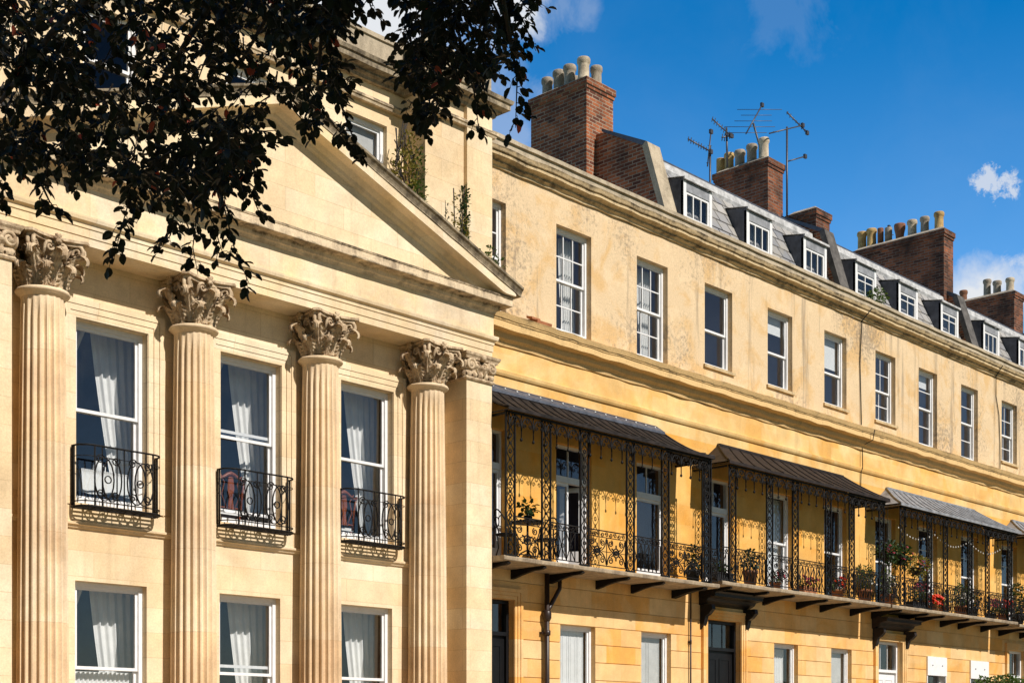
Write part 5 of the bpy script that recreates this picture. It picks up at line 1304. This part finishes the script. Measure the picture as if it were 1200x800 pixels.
aerial([(29.06, 20.6, 14.4), (29.06, 20.6, 16.29)], [((28.28, 20.7, 16.25), (29.02, 20.55, 16.12), 9, 0.085, (0.3, 0.1, 1), 0.011), ((28.95, 20.6, 15.75), (29.1, 20.6, 16.65), 2, 0.05, E_, 0.008)], 'small grid-like aerial on a mast standing before the second chimney')
aerial([(31.10, 21.5, 16.6), (31.06, 21.5, 17.62)], [((30.55, 21.6, 17.72), (31.1, 21.4, 17.40), 8, 0.11, (0.5, 0.1, 1), 0.010), ((30.85, 21.5, 17.30), (31.3, 21.5, 17.48), 4, 0.12, (0.2, 0, 1), 0.012)], 'bushy aerial with many short rods behind the yellow pots of the second chimney')
aerial([(32.15, 21.2, 16.6), (32.15, 21.2, 17.38), (31.85, 21.2, 17.90)], [((31.51, 21.2, 17.51), (32.27, 21.2, 18.51), 5, 0.66, E_, 0.0075)], 'large aerial with long thin level rods tilted above the second chimney')
aerial([(32.06, 20.30, 14.9), (32.06, 20.30, 17.6)], [((31.38, 20.4, 17.25), (32.66, 20.2, 17.80), 1, 0.1, E_, 0.01), ((32.05, 20.3, 17.98), (32.88, 20.2, 17.67), 7, 0.07, (0.6, 0, 1), 0.010), ((32.06, 20.3, 16.70), (32.78, 20.2, 17.02), 1, 0.04, E_, 0.012)], 'tall black mast with crossed booms fixed to the front of the second chimney')
aerial([(39.05, 21.2, 15.0), (39.05, 21.2, 17.05)], [((39.05, 21.17, 15.3), (39.05, 21.17, 17.03), 6, 0.14, E_, 0.014)], 'slim upright aerial with short rods behind the slate roof')

# ------------------------------------------------------------------ plants rooted in the masonry
def wallplant(name, at, label, spec, stems):
    t = thing(name, at, label, 'plant')
    m = MB()
    for pts in stems: m.tube(pts, 0.010, 4)
    obj('stem', m, MAT['bark'], t)
    for nm, mt, cl in spec:
        m = MB()
        for c in cl: cluster(m, c[0], c[1], c[2], c[3], c[4], 0, -0.3)
        obj(nm, m, MAT[mt], t)
    return t
st = [[(16.25+rnd.uniform(-.25,.25), 17.6+rnd.uniform(-.1,.1), 10.45), (16.2+rnd.uniform(-.3,.3), 17.6, 11.2), (16.2+rnd.uniform(-.4,.35), 17.55, 11.5+rnd.uniform(0,.5))] for _ in range(14)]
wallplant('wall_shrub', (16.25, 17.6, 10.4), 'yellowing shrub growing on the pediment slope beside the attic pier',
    [('green_foliage', 'leaf', [((16.3, 17.55, 10.72), 0.22, 0.36, 200, 0.065), ((16.42, 17.55, 11.15), 0.12, 0.45, 130, 0.06)]), ('yellow_foliage', 'leafyellow', [((16.1, 17.55, 11.1), 0.22, 0.45, 260, 0.065), ((16.2, 17.55, 11.55), 0.18, 0.3, 130, 0.055)])], st)
wallplant('ivy', (17.38, 17.43, 10.0), 'narrow strip of ivy climbing the joint of the attic pier', [('foliage', 'leafdark', [((17.385, 17.42, 10.0+0.12*k), 0.06, 0.12, 34, 0.055) for k in range(10)])], [[(17.38, 17.45, 9.9), (17.38, 17.45, 11.2)]])
wallplant('wall_shrub', (17.1, 17.3, 10.05), 'thin pale weed sprouting on the pediment slope before the ivy', [('foliage', 'leafyellow', [((17.02, 17.3, 10.45), 0.05, 0.5, 70, 0.05), ((17.2, 17.3, 10.35), 0.09, 0.25, 50, 0.055)])], [[(17.02, 17.3, 10.0), (16.98, 17.3, 11.0)], [(17.15, 17.3, 10.0), (17.2, 17.3, 10.6)]])
wallplant('wall_shrub', (17.85, 17.2, 9.8), 'leafy green weed growing low on the pediment slope below the half-hidden window', [('foliage', 'leaf', [((17.72, 17.2, 10.0), 0.2, 0.16, 90, 0.06), ((17.95, 17.2, 9.92), 0.16, 0.12, 50, 0.055)])], [[(17.8, 17.2, 9.8), (17.9, 17.2, 10.15)]])
t = thing('window_box_plant', (33.25, 18.38, 12.72), 'green plant on the dormer sill nearest the slanted party wall', 'plant')
m = MB(); m.box(33.05, 33.45, 18.32, 18.44, 12.72, 12.88); obj('pot', m, MAT['terracotta'], t)
m = MB(); cluster(m, (33.25, 18.36, 13.05), 0.26, 0.2, 160, 0.09); obj('foliage', m, MAT['leaf'], t)

# hedge in front of the far houses
def hedge():
    t = thing('hedge', (37.5, 15.2, 0.12), 'clipped green hedge in front of the farthest houses', 'hedge')
    m = MB()
    for k in range(60): 
        x = 31.6+13*k/59; m.tube([(x, 15.2, 0.1), (x+rnd.uniform(-.2,.2), 15.2+rnd.uniform(-.2,.2), 2.4)], 0.02, 4)
    obj('stem', m, MAT['bark'], t)
    m = MB()
    for k in range(15000):
        x = rnd.uniform(31.2, 44.6); top = 2.98+0.03*(x-31.5)+0.14*math.sin(x*2.1)+0.10*math.sin(x*5.3+1)+(0 if x > 32 else (x-32)*0.8)
        a = rnd.random(); z = top-abs(rnd.gauss(0, 0.25)) if a < 0.55 else rnd.uniform(0.2, top)
        y = 15.2+rnd.uniform(-0.5, 0.5) if a < 0.55 else 14.7+rnd.gauss(0, 0.06)
        d = rv()+Vector((0,-0.3,0.5)); leaf_quad(m, Vector((x, y, z)), d, (rv(0.8)+Vector((0,-.4,0.8))).normalized(), 0.085, 0.05)
    obj('foliage', m, MAT['leaf'], t)
hedge()

# ------------------------------------------------------------------ the copper beech overhead
def W(px, py, w):                                        # a point at depth w from the photograph's viewpoint
    a = R(AIM); r = (px-600)/1680*w; u = (865.6-py)/1680*w
    return Vector((w*math.sin(a)+r*math.cos(a), w*math.cos(a)-r*math.sin(a), EYE+u))
def PX(p):
    a = R(AIM); r = p.x*math.cos(a)-p.y*math.sin(a); w = p.x*math.sin(a)+p.y*math.cos(a); return 600+1680*r/w, 865.6-1680*(p.z-EYE)/w
def inside(x, y, poly):
    c = False; j = len(poly)-1
    for i in range(len(poly)):
        if (poly[i][1] > y) != (poly[j][1] > y) and x < (poly[j][0]-poly[i][0])*(y-poly[i][1])/(poly[j][1]-poly[i][1])+poly[i][0]: c = not c
        j = i
    return c
def beech():
    base = Vector((0.2, 4.7, -0.05))
    t = thing('copper_beech', tuple(base), 'dark copper beech whose branches hang across the top corner before the pediment', 'tree')
    m = MB(); trunk = [base, base+Vector((0.05,0.05,1.5)), base+Vector((0.2,0,3.5)), base+Vector((0.5,-0.2,6)), base+Vector((0.9,-0.5,8.6)), base+Vector((1.2,-0.8,10.6))]
    m.tube(trunk, [0.52, 0.40, 0.34, 0.28, 0.18, 0.06], 14); obj('trunk', m, MAT['bark'], t)
    lf = MB(); tw = MB()
    def spray(pts, width, dens, L=0.063):
        """a drooping twig with side shoots; leaves lie in two rows along each shoot"""
        pts = [Vector(p) for p in pts]
        tw.tube(pts, [0.008]+[0.0045]*(len(pts)-2)+[0.002], 4)
        for a, b in zip(pts, pts[1:]):
            n = max(1, int((b-a).length*dens))
            for i in range(n):
                p = a.lerp(b, (i+rnd.random())/n); d = (b-a).normalized()
                sd_ = (d.cross(Vector((0,0,1)))+rv(0.7)).normalized()*rnd.choice((-1, 1))
                dd = (sd_*1.0+d*0.7+Vector((0,0,-0.35))+rv(0.3)).normalized(); ln = width*rnd.uniform(0.3, 1.0)
                q = p+dd*ln+Vector((0,0,-0.12*ln)); tw.tube([p, p.lerp(q, 0.5)+Vector((0,0,0.02)), q], [0.0035, 0.0025, 0.0015], 3)
                k = max(2, int(ln/0.034))
                for j in range(k):
                    s_ = p.lerp(q, (j+0.6)/k); sg = 1 if j % 2 else -1
                    lat = dd.cross(Vector((0,0,1))); lat = lat.normalized() if lat.length > 1e-3 else Vector((1,0,0))
                    ld = (dd*0.7+lat*sg*0.9+Vector((0,0,-0.35))+rv(0.35)).normalized()
                    leaf_quad(lf, s_, ld, (Vector((0,0,1))+rv(0.75)).normalized(), L*rnd.uniform(0.7, 1.25), L*0.72*rnd.uniform(0.85, 1.15))
                leaf_quad(lf, q, (dd+rv(0.3)), (Vector((0,0,1))+rv(0.6)).normalized(), L*rnd.uniform(0.8, 1.2), L*0.62)
    A = [(-60,-60),(345,-60),(338,40),(322,120),(308,170),(296,190),(262,212),(228,232),(190,215),(150,212),(128,196),(60,188),(0,186),(-60,195)]
    B = [(335,-60),(620,-60),(622,20),(612,60),(585,92),(556,72),(540,96),(515,104),(506,135),(486,140),(476,92),(470,40),(440,12),(424,10),(402,36),(396,62),(384,110),(372,150),(352,120),(340,60)]
    def fill(poly, n, wlo, whi, box, dens=26, wd=0.13):
        c = 0; tries = 0
        while c < n and tries < n*30:
            tries += 1
            x = rnd.uniform(box[0], box[1]); y = rnd.uniform(box[2], box[3])
            if not inside(x, y, poly): continue
            if poly is A and ((x-112)/22)**2+((y-66)/30)**2 < 1: continue        # gaps where wall and window show through
            if poly is A and ((x-52)/18)**2+((y-14)/16)**2 < 1: continue
            if poly is A and ((x-168)/16)**2+((y-62)/26)**2 < 1: continue
            if 418 < x < 474 and -60 < y < 66: continue
            if poly is A and 225 < x < 330 and 30 < y < 115 and rnd.random() < 0.62: continue
            if poly is A and x < 95 and 86 < y < 150 and rnd.random() < 0.5: continue
            w_ = rnd.uniform(wlo, whi); l = rnd.uniform(30, 62)*8.5/w_; an = rnd.uniform(0.5, 2.5)
            x2, y2 = x+l*math.cos(an)*0.8, y+l*math.sin(an)*0.75
            if not inside(x2, y2, poly): x2, y2 = x+(x2-x)*0.3, y+(y2-y)*0.3
            p0, p1 = W(x, y, w_), W(x2, y2, w_+rnd.uniform(-.2, .2))
            spray([p0, p0.lerp(p1, 0.5)+Vector((0,0,0.015)), p1], wd, dens); c += 1
    fill(A, 390, 7.4, 10.4, (-60, 345, -60, 235)); fill(B, 165, 7.6, 10.0, (335, 622, -60, 150))
    S_ = [ # hanging sprays: image-side way points, depth, shoot length, density
        ([(560,-30),(596,40),(606,95),(604,150)], 8.2, 0.10, 24), ([(530,0),(545,70),(556,110),(562,160)], 8.6, 0.09, 24), ([(470,-20),(484,60),(492,110),(498,150)], 8.8, 0.09, 26), ([(590,-10),(612,22),(628,60)], 8.1, 0.07, 22),
        ([(510,70),(516,105),(522,128)], 9.0, 0.07, 24), ([(575,60),(566,100),(572,130)], 8.4, 0.06, 22),
        ([(425,-20),(436,12),(452,30)], 8.6, 0.07, 20), ([(380,-20),(385,60),(398,120),(424,190)], 8.3, 0.10, 26), ([(340,40),(360,100),(385,140),(415,175)], 8.7, 0.11, 28), ([(330,90),(345,130),(362,150)], 9.0, 0.08, 22), ([(385,80),(405,100),(412,92)], 8.4, 0.06, 20),
        ([(60,170),(54,205),(45,218)], 8.0, 0.045, 22), ([(48,215),(58,236),(66,246)], 8.0, 0.06, 26), ([(-10,190),(2,218),(4,238)], 7.9, 0.05, 30),
        ([(150,190),(150,240),(140,275),(134,302)], 8.2, 0.10, 30), ([(165,190),(172,230),(160,262)], 8.6, 0.08, 26), ([(205,190),(206,240),(200,275),(188,292)], 8.4, 0.09, 26),
        ([(235,190),(232,240),(226,290),(232,322)], 8.3, 0.08, 24), ([(255,180),(262,240),(276,296),(292,332)], 8.1, 0.09, 28), ([(280,170),(290,215),(300,240),(304,250)], 8.6, 0.07, 24), ([(225,215),(250,262),(262,300)], 8.7, 0.09, 26), ([(180,200),(190,235),(212,262)], 8.9, 0.09, 24),
        ([(300,150),(296,190),(306,222)], 8.9, 0.07, 22), ([(100,180),(118,196),(132,204)], 8.6, 0.08, 22), ([(196,170),(214,206),(238,236)], 9.2, 0.10, 24)]
    for pts, w_, wd, dn in S_: spray([W(x, y, w_+0.12*i) for i, (x, y) in enumerate(pts)], wd, dn)
    # the limbs that carry them, seen as thin light lines between the leaves
    top = trunk[4]
    for pts, r in (([(420,-300,6.6),(330,-90,7.6),(250,0,8.3),(180,110,8.6)], 0.03), ([(500,-320,6.2),(520,-120,7.4),(500,-20,8.2),(492,90,8.7)], 0.028), ([(300,-260,6.6),(180,-80,7.6),(60,40,8.4),(0,120,8.8)], 0.03), ([(420,-200,7.0),(330,-10,8.2),(290,60,8.8),(262,100,9.0)], 0.014), ([(560,-250,6.4),(580,-60,7.7),(600,60,8.3)], 0.016), ([(240,-10,8.3),(268,50,8.6),(300,95,8.8)], 0.008), ([(410,-180,7.2),(380,0,8.2),(372,100,8.6)], 0.014)):
        p = [W(*q) for q in pts]; q = MB(); q.tube([trunk[3], trunk[3].lerp(p[0], 0.5)+Vector((0,0,0.8))]+p, [0.10, 0.07]+[r*(1.3-0.3*i) for i in range(len(p))], 6); obj('branch', q, MAT['bark'], t)
    # the crown above the frame, between these branches and the sun
    crown = MB(); k = 0
    for (c, rr, n) in ((Vector((4.2,3.4,8.9)), Vector((3.0,2.4,1.7)), 9000), (Vector((2.0,2.6,10.2)), Vector((2.8,2.8,1.7)), 4200), (Vector((5.4,3.0,8.6)), Vector((1.9,1.9,1.4)), 4200), (Vector((0.2,5.0,9.5)), Vector((2.2,2.2,2.0)), 1800)):
        clumps = [(c+Vector((q.x*rr.x, q.y*rr.y, q.z*rr.z))) for q in (rv() for _ in range(70)) if q.length < 1.1]
        for i in range(n):
            cc = rnd.choice(clumps); p = cc+Vector((rnd.gauss(0,.42), rnd.gauss(0,.42), rnd.gauss(0,.24)))
            x, y = PX(p) if (p.x*math.sin(R(AIM))+p.y*math.cos(R(AIM))) > 1.0 else (0, -200)
            if y > -45 and -120 < x < 1320 and p.z > 0: continue
            leaf_quad(crown, p, rv()+Vector((0,0,-.3)), (Vector((0,0,1))+rv(0.6)).normalized(), 0.12*rnd.uniform(.8,1.3), 0.085)
    obj('twigs', tw, MAT['bark'], t); obj('hanging_foliage', lf, MAT['beech'], t); obj('crown', crown, MAT['beech'], t)
    for i in range(9):
        a = rnd.uniform(-1.2, 1.6); q = MB(); p0 = trunk[2].lerp(trunk[4], rnd.random()); e = p0+Vector((math.cos(a)*rnd.uniform(1.5,3.5), math.sin(a)*rnd.uniform(-2.2,1.2)-0.6, rnd.uniform(1.5,3)))
        if PX(e)[1] > -80: e.z += 1.2
        q.tube([p0, p0.lerp(e, 0.5)+Vector((0,0,0.4)), e], [0.11, 0.07, 0.025], 6); obj('branch', q, MAT['bark'], t)
beech()
